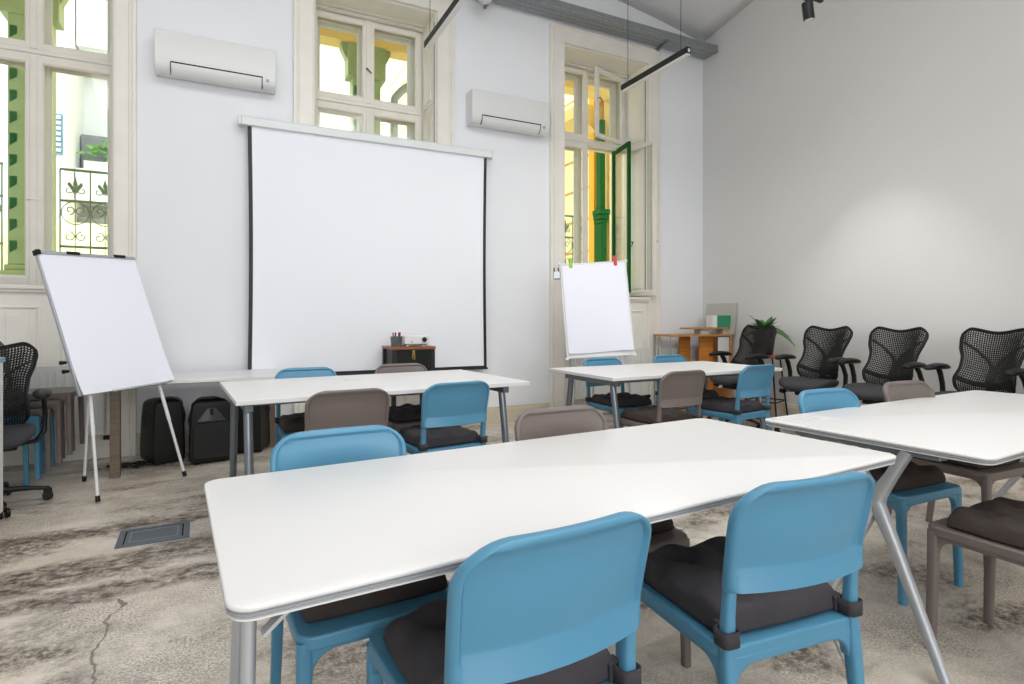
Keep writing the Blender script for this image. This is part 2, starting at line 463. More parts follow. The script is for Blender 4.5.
window(1, *WINS[0], 'tall white double window at the left behind the leaning flipchart')
window(2, *WINS[1], 'tall white double window above the projection screen')
window(3, *WINS[2], 'tall white double window with opened green casement at the right')

# ------------------------------------------------------------------ courtyard outside
ground = struct(obj('ground', MB().box(-16, 22, YB + .7, 40, -.5, -.4), M['ground_out'], smooth=0))
YG = 7.8
gal = empty('gallery', (0, 0, 0)); struct(gal, 'yellow courtyard gallery beam and floor outside the windows')
obj('slab', MB().box(-9, 12, 6.74, YG + .1, 1.28, 1.46), M['cream'], gal, smooth=0)
obj('beam', MB().box(-9, 12, YG - .12, YG + .14, 4.82, 5.7), M['yellow'], gal, smooth=0)
obj('soffit', MB().box(-9, 12, 6.74, YG - .12, 5.25, 5.4), M['yellow'], gal, smooth=0)
def column(x, label):
    t = empty('gallery_column', (x, YG, 1.46), 0, label, 'column', 'green gallery columns')
    m = MB().box(-.185, .185, -.1, .1, .30, 2.95); obj('shaft', m, M['colgreen'], t, .01)
    m = MB().box(-.24, .24, -.14, .14, 0, .24); m.box(-.21, .21, -.12, .12, .24, .30); obj('pedestal', m, M['colgreen'], t, .012)
    m = MB()
    for s in (-1, 1):
        m.prism([(s * .18, 2.98), (s * .33, 3.30), (s * .33, 3.36), (s * .1, 3.36), (s * .1, 2.9)], -.07, .07, 'y')
    m.box(-.25, .25, -.13, .13, 2.92, 3.36); obj('bracket', m, M['colgreen'], t, .01)
    m = MB()
    for i in range(11):
        z = .42 + i * .225
        m.prism([(-.165, z), (-.105, z + .05), (-.105, z + .13), (-.165, z + .13)], -.104, -.098, 'y')
    obj('slot', m, M['dkgreen'], t, smooth=0)
    return t
column(-1.86, 'pale green slotted column outside the left window')
column(1.67, 'green bracketed column outside the window above the screen')
# wrought-iron railing between columns
def railing(x0, x1, label):
    t = empty('iron_railing', (x0, YG - .02, 1.46), 0, label, 'railing', 'wrought iron gallery railings')
    L_ = x1 - x0; hts = (.06, .42, .98, 1.32)
    for i, z in enumerate((.52, 1.02, 1.36)):
        obj('rail', MB().sweep([(0, 0, z), (L_, 0, z)], [(.012, .014)] * 2, 8, 4), M['iron'], t)
    obj('rail', MB().sweep([(0, 0, .08), (L_, 0, .08)], [(.012, .014)] * 2, 8, 4), M['iron'], t)
    p = .27; k = int(L_ / p)
    for i in range(k + 1):
        x = i * p
        obj('baluster', MB().sweep([(x, 0, .02), (x, 0, 1.36)], [.0075, .0075], 8), M['iron'], t)
    def spiral(cx, cz, r0, a0, turns, s):
        pts = []
        for q in range(15):
            u = q / 14; a = a0 + s * turns * 2 * PI * u; r = r0 * (1 - .72 * u)
            pts.append((cx + r * math.cos(a), 0, cz + r * math.sin(a)))
        sc_.sweep(pts, [.0055] * 15, 6, ref=(0, 1, 0))
    for i in range(k):
        cx = i * p + p / 2; sc_ = MB()
        sc_.sweep([(cx + .125 * math.cos(a * PI / 10), 0, .77 + .0 + .125 * math.sin(a * PI / 10) + .12) for a in range(20)], .006, 6, ref=(0, 1, 0), closed=True)
        for s in (-1, 1):
            spiral(cx + s * .055, .63, .055, PI / 2, 1.1, s); spiral(cx + s * .05, .92, .05, -PI / 2, 1.0, -s)
            spiral(cx + s * .06, 1.14, .05, PI / 2 if s > 0 else PI / 2, 1.0, s)
            spiral(cx + s * .06, .22, .06, PI / 2, 1.0, s); spiral(cx + s * .06, .40, .045, -PI / 2, 1.0, -s)
            sc_.prism([(cx + s * .01, 1.10), (cx + s * .07, 1.2), (cx + s * .055, 1.23), (cx, 1.16)], -.006, .006, 'y')
            sc_.prism([(cx + s * .01, .20), (cx + s * .08, .33), (cx + s * .05, .35), (cx, .26)], -.006, .006, 'y')
        sc_.sweep([(cx, 0, .1), (cx, 0, 1.28)], .0045, 6)
        sc_.prism([(cx - .022, 1.2), (cx, 1.16), (cx + .022, 1.2), (cx, 1.29)], -.007, .007, 'y')
        obj('scrollwork', sc_, M['iron'], t)
    return t
railing(-1.62, 1.42, 'green wrought iron railing seen through the left window')
railing(-4.0, -2.1, 'green wrought iron railing left of the pale green column')
railing(4.40, 5.22, 'small wrought iron railing outside the right window')
# white apartment house across the courtyard
b = empty('apartment_house', (-4, 17, -.4), 0, 'white apartment house across the courtyard behind the left window', 'building')
obj('facade', MB().box(-14, 4.8, .6, 6, 0, 17), M['facade'], b, smooth=0)
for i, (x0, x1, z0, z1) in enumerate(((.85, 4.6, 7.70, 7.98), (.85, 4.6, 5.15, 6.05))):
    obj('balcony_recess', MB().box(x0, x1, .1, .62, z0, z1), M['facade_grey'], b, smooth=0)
obj('balcony_slab', MB().box(.85, 4.6, -.5, .62, 4.35, 5.10), M['facade'], b, smooth=0)
obj('balcony_slab', MB().box(.85, 4.6, -.4, .62, 8.0, 12.2), M['facade'], b, smooth=0)
obj('wing', MB().box(-4.4, .82, -1.2, .62, 0, 17), M['facade'], b, smooth=0)
for x, z in ((.42, 8.0), (.42, 5.2), (-.9, 8.0), (-.9, 5.2)):
    f = obj('window', MB().box(x, x + .34, -1.24, -1.18, z, z + .9), M['shutter'], b, smooth=0)
    m = MB()
    for q in range(7): m.box(x + .03, x + .31, -1.27, -1.23, z + .06 + q * .12, z + .12 + q * .12)
    obj('shutter', m, M['facade'], f, smooth=0)
obj('ledge', MB().box(.85, 4.6, -.2, .62, 3.72, 4.0), M['facade_grey'], b, smooth=0)
obj('plinth', MB().box(-14, 4.6, -1.4, .62, 0, 3.7), M['cream'], b, smooth=0)
# balcony plant and courtyard trees
def foliage(n, c, r, k, size, m):
    mb = MB()
    for _ in range(k):
        while True:
            p = Vector((random.uniform(-1, 1), random.uniform(-1, 1), random.uniform(-1, 1)))
            if p.length < 1: break
        p = Vector((c[0] + p.x * r[0], c[1] + p.y * r[1], c[2] + p.z * r[2]))
        a = Vector((random.gauss(0, 1), random.gauss(0, 1), random.gauss(0, .6))).normalized() * size
        bb = a.cross(Vector((random.gauss(0, 1), random.gauss(0, 1), 1))).normalized() * size * .35
        mb.add([p - a, p + bb, p + a, p - bb], [(0, 1, 2, 3)])
    return mb
M['leafout'] = mat('light_green_foliage', (126, 176, 98), .6, var=.25, vscale=2)
t = empty('balcony_plant', (-1.6, 16.68, 4.70), 0, 'leafy green plant growing on the white balcony opposite', 'plant')
obj('foliage', foliage('f', (0, 0, .45), (1.5, .2, .42), 420, .14, M['leafout']), M['leafout'], t, smooth=0)
obj('trough', MB().box(-1.4, 1.4, -.15, .15, 0, .2), M['facade'], t, .01)
def tree(x, y, h, label):
    t = empty('courtyard_tree', (x, y, -.4), 0, label, 'tree')
    obj('trunk', MB().sweep([(0, 0, 0), (.1, 0, h * .4), (-.05, .05, h * .7)], [.16, .12, .05], 10), M['legbrown'], t)
    obj('crown', foliage('f', (0, 0, h * .72), (1.3, 1.3, h * .3), 1400, .16, None), M['leafout'], t, smooth=0)
tree(11.5, 17.2, 7.5, 'light green tree in the courtyard behind the opened casement')
tree(-6.6, 13.0, 6.2, 'light green tree at the far left behind the railing')
# yellow wing of the house on the right side of the courtyard
b = empty('yellow_house_wing', (5.62, 8.2, -.4), 0, 'yellow plastered house wing outside the right window', 'building')
obj('wall', MB().box(0, 4, 0, 14, 0, 14), M['cream'], b, smooth=0)
m = MB()
for q in range(16): m.box(-.006, .004, 0, 14, 2.2 + q * .55, 2.24 + q * .55)  # joint lines in a darker yellow than the wall face
obj('joint', m, M['groove'], b, smooth=0)
obj('corner_pier', MB().box(-.02, .9, -.06, .1, 0, 14), M['ochre'], b, smooth=0)
obj('cornice', MB().prism([(0, 4.75), (-.35, 5.0), (-.35, 5.2), (.2, 5.2), (.2, 4.75)], -.1, 14, 'y'), M['yellow'], b, smooth=0)
t = empty('green_door_pilaster', (5.54, 7.86, 1.46), 0, 'dark green wooden pilaster with moulded capital outside right window', 'pilaster')
obj('shaft', MB().box(-.055, .055, -.1, .1, 0, 1.30), M['dkgreen'], t, .008)
m = MB(); 
for q, (w_, z0, z1) in enumerate(((.07, 1.30, 1.36), (.085, 1.36, 1.44), (.10, 1.44, 1.52))): m.box(-w_, w_, -.1 - q * .02, .1, z0, z1)
obj('capital', m, M['dkgreen'], t, .008)
obj('upper_post', MB().box(-.045, .045, -.07, .07, 1.52, 3.0), M['dkgreen'], t, .008)
obj('yellow_reveal', MB().box(.14, .85, -.05, .1, 0, 3.9), M['yellow'], t, smooth=0)
tag(obj('cable', MB().sweep([(5.80, 7.7, 5.2), (5.76, 7.7, 3.6), (5.83, 7.7, 2.6), (5.80, 7.7, 1.46)], [.012] * 4, 8), M['cable']), 'thin dark cable hanging down beside the green pilaster', 'cable')
# downpipe outside the middle window
t = empty('downpipe', (2.05, YG - .05, 1.46), 0, 'pale zinc downpipe with elbow outside the window above the screen', 'pipe')
obj('pipe', MB().sweep([(0, 0, 0), (0, 0, 2.65), (.01, -.01, 2.74), (.09, -.03, 2.84), (.22, -.05, 2.95), (.27, -.05, 2.99)], [.055] * 6, 16, ref=(0, 1, 0)), M['pipe'], t)
obj('collar', MB().cyl((0, 0, 2.52), (0, 0, 2.58), .064), M['pipe'], t)
b = empty('cream_house', (1.1, 13.0, -.4), 0, 'sunlit cream house seen through the window above the screen', 'building')
obj('wall', MB().box(0, 2.1, 0, 2, 0, 14), M['cream'], b, smooth=0)
m = MB(); [m.box(.5 + q * .9, .55 + q * .9, -.03, 0, 0, 14) for q in range(2)]
obj('pilaster_strip', m, M['yellow'], b, smooth=0)

# ------------------------------------------------------------------ chairs
def smoothstep(a, b, x):
    t = max(0, min(1, (x - a) / (b - a))); return t * t * (3 - 2 * t)
ZT, ZB0 = .835, .582
def ylean(z):
    return -.212 - .058 * max(0, (z - .44) / .395) ** 2.2
def chair_backrest():
    mb = MB(); Wd, Rc, Rx = .211, .078, .10
    us = [-1, -.988, -.965, -.935, -.915, -.90, -.86, -.7, -.5, -.25, 0]; us = us + [-u for u in us[-2::-1]]
    zs = [ZB0, ZB0 + .005, ZB0 + .02, ZB0 + .036, ZB0 + .053, ZB0 + .0565, ZB0 + .064, .66, .69, .72, .748]
    zs += [ZT - Rc + Rc * math.sin(R(a)) for a in (8, 20, 32, 44, 56, 68, 78, 86, 90)]
    fr, bk = [], []
    for z in zs:
        d = max(0, z - (ZT - Rc)); w = Wd - Rx + math.sqrt(max(0, Rc * Rc - d * d)) * Rx / Rc
        w += .006 * smoothstep(.6, .8, z)
        rf, rb = [], []
        for u in us:
            y = ylean(z) - .034 * (1 - u * u) * (1 - .75 * smoothstep(.70, .83, z)) - .012 * smoothstep(.76, ZT, z)
            dist = min((1 - abs(u)) * w, (ZT - z) + .0005 if z > .7 else 1)
            edge = smoothstep(.0205, .0150, dist)
            tip = min(1, math.sqrt(max(0, dist) / .008)) if dist < .008 else 1
            lip = max(0.0, (ZB0 + .056 - z) / .056)
            end = 1 if z > ZB0 + .004 else .55
            tf = (.005 + .010 * edge) * (.35 + .65 * tip) * end
            tb = (.004 + .011 * edge + .025 * lip * (1 - edge * .75)) * (.35 + .65 * tip) * end
            zz = z
            rf.append(Vector((u * w, y + tf, zz))); rb.append(Vector((u * w, y - tb, zz)))
        fr.append(rf); bk.append(rb)
    nu, nz = len(us), len(zs); vs = [p for r in fr for p in r] + [p for r in bk for p in r]; o = nu * nz; fs = []
    for j in range(nz - 1):
        for i in range(nu - 1):
            a = j * nu + i
            fs.append((a, a + 1, a + nu + 1, a + nu)); fs.append((o + a, o + a + nu, o + a + nu + 1, o + a + 1))
        for i in (0, nu - 1):
            a = j * nu + i; fs.append((a, a + nu, o + a + nu, o + a))
    for j in (0, nz - 1):
        for i in range(nu - 1):
            a = j * nu + i; fs.append((a, o + a, o + a + 1, a + 1))
    return mb.add(vs, fs)
def apron_poly(x0, x1, zt, zb, r):
    pts = [(x0, zt), (x0, zb - r)]
    for i in range(7):
        a = PI - i * PI / 2 / 6; pts.append((x0 + r + .012 + r * math.cos(a), zb - r + r * math.sin(a)))
    for i in range(7):
        a = PI / 2 - i * PI / 2 / 6; pts.append((x1 - r - .012 + r * math.cos(a), zb - r + r * math.sin(a)))
    pts += [(x1, zb - r), (x1, zt)]
    return pts
def make_chair(m, label):
    t = empty('chair', (0, 0, 0), 0, label, 'chair', 'plastic chairs around the tables')
    s = MB().prism(rrect(-.214, .214, -.225, .25, .045), .418, .452)
    for y0, y1 in ((.208, .236), (-.226, -.198)):
        s.prism(apron_poly(-.19, .19, .43, .405, .055), y0, y1, 'y')
    for x0, x1 in ((-.208, -.182), (.182, .208)):
        s.prism(apron_poly(-.205, .222, .43, .405, .055), x0, x1, 'x')
    obj('seat', s, m, t, .010, 3)
    obj('backrest', chair_backrest(), m, t, smooth=48)
    for sx in (-1, 1):
        obj('leg', MB().sweep([(sx * .195, .222, .436), (sx * .196, .225, .30), (sx * .199, .232, 0)], [(.019, .019), (.0175, .0175), (.015, .015)], 16, 3.2), m, t)
        pts = [(sx * .201, -.262, 0), (sx * .198, -.236, .2), (sx * .196, -.216, .40), (sx * .1955, ylean(.46), .46), (sx * .1945, ylean(.52), .52), (sx * .194, ylean(.60), .60), (sx * .192, ylean(.67), .67)]
        obj('leg', MB().sweep(pts, [(.0145, .015), (.0165, .017), (.0180, .0195), (.0165, .0175), (.0145, .0150), (.0140, .0140), (.008, .010)], 16, 3.0), m, t)
    return t
def make_cushion(m, seed, label):
    rnd = random.Random(seed)
    t = empty('seat_cushion', (0, 0, 0), 0, label, 'cushion', 'tied seat cushions')
    mb = MB(); n = 32; hw = .195
    tuf = [(-.42, -.42), (.42, -.42), (-.42, .42), (.42, .42), (0, 0)]
    tuf = [(a + rnd.uniform(-.05, .05), b_ + rnd.uniform(-.05, .05)) for a, b_ in tuf]
    ph = [rnd.uniform(0, 6) for _ in range(4)]
    top, bot = [], []
    def warp(u): return math.copysign(1 - (1 - abs(u)) ** 1.35, u)
    for j in range(n + 1):
        for i in range(n + 1):
            u = warp(-1 + 2 * i / n); v = warp(-1 + 2 * j / n)
            e = max(0, (1 - abs(u) ** 8)) ** .30 * max(0, (1 - abs(v) ** 8)) ** .30
            h = .060 * e
            for a, b_ in tuf:
                d2 = (u - a) ** 2 + (v - b_) ** 2
                h -= .024 * math.exp(-d2 / .012) * e + .008 * math.exp(-d2 / .06) * e
            h += .006 * math.sin(8 * u + ph[0] + 5 * v) * e * (.4 + abs(v)) + .005 * math.sin(10 * v + ph[1] - 5 * u) * e
            k = 1 - .035 * (u * u * v * v) + .012 * math.sin(5 * v + ph[2]) * abs(u) ** 3 * .5
            top.append((u * hw * k, v * hw * k + .0, .012 + max(.002, h)))
            bot.append((u * hw * k, v * hw * k, .012 - .012 * e ** .5))
    N1 = n + 1; o = N1 * N1; fs = []
    for j in range(n):
        for i in range(n):
            a = j * N1 + i
            fs.append((a, a + 1, a + N1 + 1, a + N1)); fs.append((o + a, o + a + N1, o + a + N1 + 1, o + a + 1))
    for k in range(n):
        for a, b_ in ((k, k + 1), (n * N1 + k, n * N1 + k + 1), (k * N1, (k + 1) * N1), (k * N1 + n, (k + 1) * N1 + n)):
            fs.append((a, b_, o + b_, o + a))
    mb.add(top + bot, fs)
    obj('pad', mb, m, t, smooth=70)
    for s in (-1, 1):
        yb = ylean(.475) - .0
        st = MB().box(-.026, .026, -.0275, .0275, .006, .040)
        st2 = MB()
        st2.rings([[Vector((x, y, z)) for x, y in rrect(-.0215, .0215, -.0215, .0215, .010, 4)] for z in (.004, .040)], cap=False)
        st2.xf(Matrix.Translation((s * .1955, yb, 0)))
        st2.box(s * .1955 - .03 if s > 0 else s * .1955 - .0, s * .1955 + .0 if s > 0 else s * .1955 + .03, yb + .018, yb + .045, .006, .038)
        obj('strap', st2, m, t, solid=.004)
    return t
chair_protos = {}; cush_protos = {}
CH = []
def chair(col, x, y, rz, label, clabel=None, ck='cush', cz_=0.452, crz=0.0, coff=(0, 0)):
    if col not in chair_protos:
        chair_protos[col] = make_chair(M[col], label); c = chair_protos[col]; c.location = (x, y, 0); c.rotation_euler = (0, 0, rz)
    else:
        c = dup(chair_protos[col], (x, y, 0), rz, label)
    if clabel:
        key = ck
        if key not in cush_protos:
            cush_protos[key] = make_cushion(M[ck], len(cush_protos) + 3, clabel); q = cush_protos[key]
            q.location = (x, y, cz_); q.rotation_euler = (0, 0, rz)
        else:
            q = dup(cush_protos[key], (x, y, cz_), rz, clabel)
        
    return c
NEAR, FAR = 0.0, PI
def place(col, xt, yt, rz, near, label, clabel, ck='cush'):
    """xt,yt: ground point under the top of the backrest"""
    d = .25
    a = rz + (0 if near else PI)
    chair(col, xt - d * math.sin(a), yt + d * math.cos(a), a, label, clabel, ck)
# front table (A)
place('blue', .540, .895, R(4), True, 'blue chair cut off at the bottom edge, nearest the camera', 'dark cushion on the blue chair nearest the camera')
place('blue', 1.214, .902, R(-5), True, 'blue chair on the near side of the front table, right of two', 'black cushion on the right blue chair in the foreground')
place('blue', .335, 1.92, R(3), False, 'blue chair behind the front table, its seat pushed under the top', 'brown cushion under the left end of the front table', 'cushb')
place('brown', 1.215, 1.99, R(1), False, 'taupe chair behind the middle of the front table', 'dark brown cushion under the middle of the front table', 'cushb')
# right table (B)
place('blue', 2.755, 1.905, R(-2), False, 'blue chair behind the right table with its legs showing below', 'dark cushion on the blue seat under the right table', 'cushb')
place('brown', 3.51, 1.94, R(-2), False, 'taupe chair behind the right table in front of mesh chairs', 'dark cushion on the taupe seat under the right table', 'cushb')
place('brown', 2.485, .71, R(0), True, 'taupe chair at the right edge with only seat and legs visible', 'brown tufted cushion on the taupe chair at the right edge', 'cushb')
# back left table (C)
place('brown', .565, 3.03, R(3), True, 'taupe chair with its back to us at the rear left table', 'dark cushion on the taupe chair at the rear left table', 'cushb')
place('blue', 1.19, 3.11, R(7), True, 'blue chair with its back to us at the rear left table', 'black cushion on the blue chair at the rear left table', 'cush')
place('blue', .525, 4.44, R(0), False, 'blue chair on the far side of the rear left table, by the white desk', 'taupe cushion on the blue chair beside the speakers', 'cushb')
place('brown', 1.25, 4.49, R(2), False, 'taupe chair in front of the small black cabinet', 'dark cushion on the taupe chair before the black cabinet', 'cush')
# back right table (D)
place('brown', 2.86, 3.07, R(4), True, 'taupe chair with its back to us at the rear right table', 'dark brown cushion on the taupe chair at the rear right table', 'cushb')
place('blue', 3.73, 3.19, R(7), True, 'blue chair at the right end of the rear right table', 'black cushion on the blue chair at the rear right table', 'cush')
place('blue', 3.09, 4.34, R(2), False, 'blue chair directly below the standing flipchart', 'dark cushion on the blue chair below the standing flipchart', 'cush')
place('blue', 3.93, 4.39, R(2), False, 'blue chair in front of the wooden corner desk', 'dark cushion on the blue chair before the corner desk', 'cush')

# stack of chairs by the radiator
for i, col in enumerate(('blue', 'blue', 'brown', 'brown', 'brown')):
    c = dup(chair_protos[col], (-1.50 + i * .062, 5.38, i * .052), R(-90),
            'stacked %s chair by the radiator, %s of its stack' % ('blue' if col == 'blue' else 'taupe', ('lowest', 'second from bottom', 'middle', 'second from top', 'topmost')[i]),
            'stacked chairs by the radiator')
# ------------------------------------------------------------------ tables
def meeting_table(x, y, ang, L_, W_, label, kind):
    t = empty('meeting_table', (x, y, 0), R(ang), label, 'table', 'large white meeting tables')
    zt = .735; hl, hw = L_ / 2, W_ / 2
    rr = lambda i, r: rrect(-hl + i, hl - i, -hw + i, hw - i, r)
    mb = MB(); mb.rings([[Vector((a, b_, z)) for a, b_ in rr(i, r)] for i, r, z in ((.003, .042, zt - .011), (0, .045, zt - .008), (0, .045, zt - .004), (.0015, .044, zt - .0012), (.004, .042, zt))])
    obj('tabletop', mb, M['table'], t, smooth=50)
    mb = MB(); mb.rings([[Vector((a, b_, z)) for a, b_ in rr(i, r)] for i, r, z in ((.006, .04, zt - .021), (.001, .044, zt - .018), (.001, .044, zt - .014), (.006, .04, zt - .0108))])
    obj('edge_band', mb, M['edge'], t, smooth=50)
    mb = MB(); mb.rings([[Vector((a, b_, z)) for a, b_ in rr(i, r)] for i, r, z in ((.014, .034, zt - .029), (.004, .042, zt - .026), (.004, .042, zt - .023), (.008, .04, zt - .0208))])
    obj('underlayer', mb, M['table'], t, smooth=50)
    zu = zt - .029
    bm_ = MB().box(-hl + .15, hl - .15, -.03, .03, zu - .05, zu); obj('beam', bm_, M['steel'], t, .006)
    if kind == 'B':
        inv = (Matrix.Translation((x, y, 0)) @ Matrix.Rotation(R(ang), 4, 'Z')).inverted()
        Wp = lambda p: inv @ Vector(p)
        A_ = [Wp(p) for p in ((2.275, 1.262, zu + .001), (2.278, 1.322, .60), (2.28, 1.372, .515), (2.277, 1.377, .47), (2.225, 1.285, .36), (2.05, 1.01, 0))]
        B_ = [Wp(p) for p in ((2.27, 1.53, zu + .001), (2.275, 1.45, .60), (2.28, 1.392, .515), (2.275, 1.39, .47), (2.24, 1.42, .36), (2.13, 1.53, 0))]
        for s in (1, -1):
            for pp in (A_, B_):
                q = [Vector((s * p.x, s * p.y, p.z)) for p in pp]
                obj('leg', MB().sweep(q, [(.024, .022), (.024, .023), (.027, .030), (.027, .030), (.0215, .0225), (.0155, .0155)], 16, 2.2, ref=(1, 0, 0)), M['alu'], t)
            obj('hub', MB().sweep([Vector((s * p.x, s * p.y, p.z)) for p in (Wp((2.279, 1.38, .545)), Wp((2.279, 1.382, .495)), Wp((2.27, 1.383, .435)))], [(.012, .020), (.022, .034), (.012, .022)], 16, 2.2, ref=(1, 0, 0)), M['alu'], t)
            xe = s * (hl - .05)
            obj('bracket', MB().box(xe - .03, xe + .03, -.28, .28, zu - .018, zu), M['steel'], t, .005)
    else:
        for pp, r0, r1 in ((((.697, -.123, zu), (.84, -.374, 0)), .013, .0115), (((.80, -.02, zu), (1.0, .035, 0)), .013, .0115),
                           (((-.990, -.366, zu), (-1.003, -.385, .0)), .0125, .0115), (((-.935, .304, zu), (-.958, .32, 0)), .016, .018)):
            obj('leg', MB().sweep(list(pp), [r0, r1], 18), M['alu'], t)
        obj('brace', MB().sweep([(-.905, -.36, zu), (-.968, -.362, zu - .052)], [(.005, .014)] * 2, 8, 4), M['alu'], t)
        for xa, xb in ((-1.0, -.91), (.66, .83)): obj('bracket', MB().box(xa, xb, -.36, .36, zu - .015, zu), M['steel'], t, .004)
    return t
meeting_table(.996, 1.513, 4.07, 2.056, .856, 'large white table in the foreground with grey edge', 'A')
meeting_table(3.30, 1.497, 3.64, 2.139, .873, 'white table at the right with splayed aluminium legs', 'B')

def desk_table(x, y, ang, label, flaps, W_=.895):
    t = empty('desk', (x, y, 0), R(ang), label, 'table', 'rear white desks on steel legs')
    L_, zt = 1.785, .775; hl, hw = L_ / 2, W_ / 2
    obj('tabletop', MB().prism(rrect(-hl, hl, -hw, hw, .006, 3), zt - .025, zt), M['table'], t, .002, 2)
    zu = zt - .025
    for s in (-1, 1):
        xe = s * (hl - .125 + .05 * (flaps != [] and s < 0))
        obj('end_beam', MB().box(xe - .022, xe + .022, -hw + .1, hw - .1, zu - .055, zu), M['steel'], t, .005)
        for q in (-1, 1):
            obj('leg', MB().sweep([(xe, q * (hw - .17), zu - .02), (xe - s * .0, q * (hw - .045), 0)], [.024, .021], 18), M['steel'], t)
    for q in (-1, 1):
        obj('side_beam', MB().box(-hl + .12, hl - .12, q * .2 - .018, q * .2 + .018, zu - .05, zu), M['steel'], t, .004)
    for (a, b_, w_, d_) in flaps:
        obj('cable_flap', MB().prism(rrect(a - w_ / 2, a + w_ / 2, b_ - d_ / 2, b_ + d_ / 2, .008, 3), zt - .004, zt + .003), M['grey_cab'], t, .001)
    return t
desk_table(.890, 3.85, 4.6, 'white rear desk in front of the projection screen', [(-.62, .47, .15, .05), (-.10, .17, .12, .10)], 1.05)
desk_table(3.342, 3.796, .78, 'white rear desk in front of the standing flipchart', [])

# ------------------------------------------------------------------ white wall desk with square wooden legs
t = empty('wall_desk', (-.115, 5.53, 0), 0, 'long white desk against the wall above the loudspeakers', 'table')
obj('tabletop', MB().box(-.72, .54, -.37, .34, .69, .72), M['table'], t, .004)
for x, y in ((-.635, -.32), (.49, .28)):
    obj('leg', MB().box(x - .032, x + .032, y - .032, y + .032, 0, .69), M['legbrown'], t, .004)
obj('rail', MB().box(-.66, .5, .29, .31, .62, .69), M['table'], t, .003)

# ------------------------------------------------------------------ loudspeakers
def speaker(x, y, rz, label, first=[None]):
    if first[0]: return dup(first[0], (x, y, 0), rz, label)
    t = empty('loudspeaker', (x, y, 0), rz, label, 'loudspeaker', 'black loudspeakers under the wall desk')
    def sec(z, k, inset=0):
        w = (.162 - .022 * k) - inset; d = .155 - .02 * k
        return [Vector((a, b_, z)) for a, b_ in [(-w, -d), (w, -d), (w * .99, -d * .4), (w * .70, d), (-w * .70, d), (-w * .99, -d * .4)]]
    rings = [sec(0.012, .35, .02), sec(.03, .1), sec(.10, 0), sec(.30, .25), sec(.44, .7), sec(.49, 1.0), sec(.515, 1.4, .02), sec(.525, 2.2, .05)]
    obj('body', MB().rings(rings), M['black'], t, .012, 3)
    obj('grille', MB().prism(rrect(-.135, .135, .045, .335, .03), -.163, -.150, 'y'), M['grille'], t, .006)
    hb = MB().rings([[Vector((a, y_, z)) for a, z in [(-w, z0), (w, z0), (w * .25, z1), (-w * .25, z1)]] for y_, w, z0, z1 in ((-.162, .075, .350, .395), (-.144, .12, .342, .46))])
    obj('horn', hb, mat('dark_grey_horn', (52, 54, 57), .4), t, .004)
    obj('horn_throat', MB().box(-.012, .012, -.160, -.140, .392, .452), M['dark'], t)
    for s in (-1, 1):
        obj('handle', MB().sweep([(s * .142, -.05, .30), (s * .150, -.06, .36), (s * .134, -.05, .43)], [.014] * 3, 10), M['black_matt'], t)
    for sx in (-1, 1):
        for sy in (-1, 1):
            obj('foot', MB().cyl((sx * .1, sy * .09, 0), (sx * .1, sy * .09, .016), .016, n=10), M['black'], t)
    first[0] = t
    return t
speaker(-.13, 5.50, R(8), 'black loudspeaker facing the room, middle of three below the white desk')
speaker(-.46, 5.63, R(195), 'black loudspeaker turned away beside the flipchart leg, leftmost of three')
speaker(.19, 5.74, R(168), 'black loudspeaker behind the rear desk leg, rightmost of three')
# wall socket behind them
t = empty('wall_socket', (.095, YB, .49), 0, 'double white socket on the wall above the middle loudspeaker', 'socket')
obj('plate', MB().box(-.08, .08, -.012, 0, -.04, .04), M['plug'], t, .003)
for s in (-1, 1):
    obj('outlet', MB().sweep([(s * .04, -.0125, 0), (s * .04, -.0145, 0)], [.024, .022], 18, ref=(1, 0, 0)), M['grey_cab2'], t)
# tangle of cable
pts = []
rn = random.Random(5)
for i in range(60):
    a = i * .55; r_ = .10 + .05 * math.sin(i * .7)
    pts.append((-.80 + .24 * i / 60 + r_ * math.cos(a), 5.52 + .07 * math.sin(a) + rn.uniform(-.02, .02), .008 + .012 * abs(math.sin(i * .9))))
tag(obj('cable', MB().sweep(pts, [.006] * 60, 8), M['cable']), 'black cable tangle on the floor beside the left loudspeaker', 'cable')

# ------------------------------------------------------------------ projection screen
t = empty('projection_screen', (1.39, 5.88, .64), 0, 'large white pull-down projection screen with black borders', 'projection screen')
hw = 1.245
obj('housing', MB().prism([(-.04, 2.345), (.05, 2.345), (.05, 2.43), (-.025, 2.43), (-.04, 2.415)], -hw - .02, hw + .02, 'x'), M['housing'], t, .006)
for s in (-1, 1):
    obj('end_cap', MB().box(min(s * (hw + .02), s * (hw + .05)), max(s * (hw + .02), s * (hw + .032)), -.042, .052, 2.343, 2.432), M['plug'], t, .006)
    obj('wall_bracket', MB().box(s * (hw - .1) - .02, s * (hw - .1) + .02, .04, .10, 2.36, 2.43), M['plug'], t, .003)
def cy(u, v): return .004 * math.sin(PI * u) * math.sin(PI * v)
cw = hw - .03
def sheet(x0, x1, z0, z1, n1, n2, y):
    mb = MB(); vs = []; fs = []
    for side in (0, 1):
        for j in range(n2 + 1):
            for i in range(n1 + 1):
                x = x0 + (x1 - x0) * i / n1; z = z0 + (z1 - z0) * j / n2
                # the weighted edges draw in slightly at mid height
                sx = x * (1 - .010 * math.sin(PI * z / 2.35))
                vs.append((sx, y + side * .0015 + .006 * math.sin(PI * (x + hw) / (2 * hw) * 3) * (z / 2.35) * (1 - z / 2.35), z))
    o = (n1 + 1) * (n2 + 1)
    for j in range(n2):
        for i in range(n1):
            a = j * (n1 + 1) + i; fs.append((a, a + 1, a + n1 + 2, a + n1 + 1)); fs.append((o + a, o + a + n1 + 1, o + a + n1 + 2, o + a + 1))
    return mb.add(vs, fs)
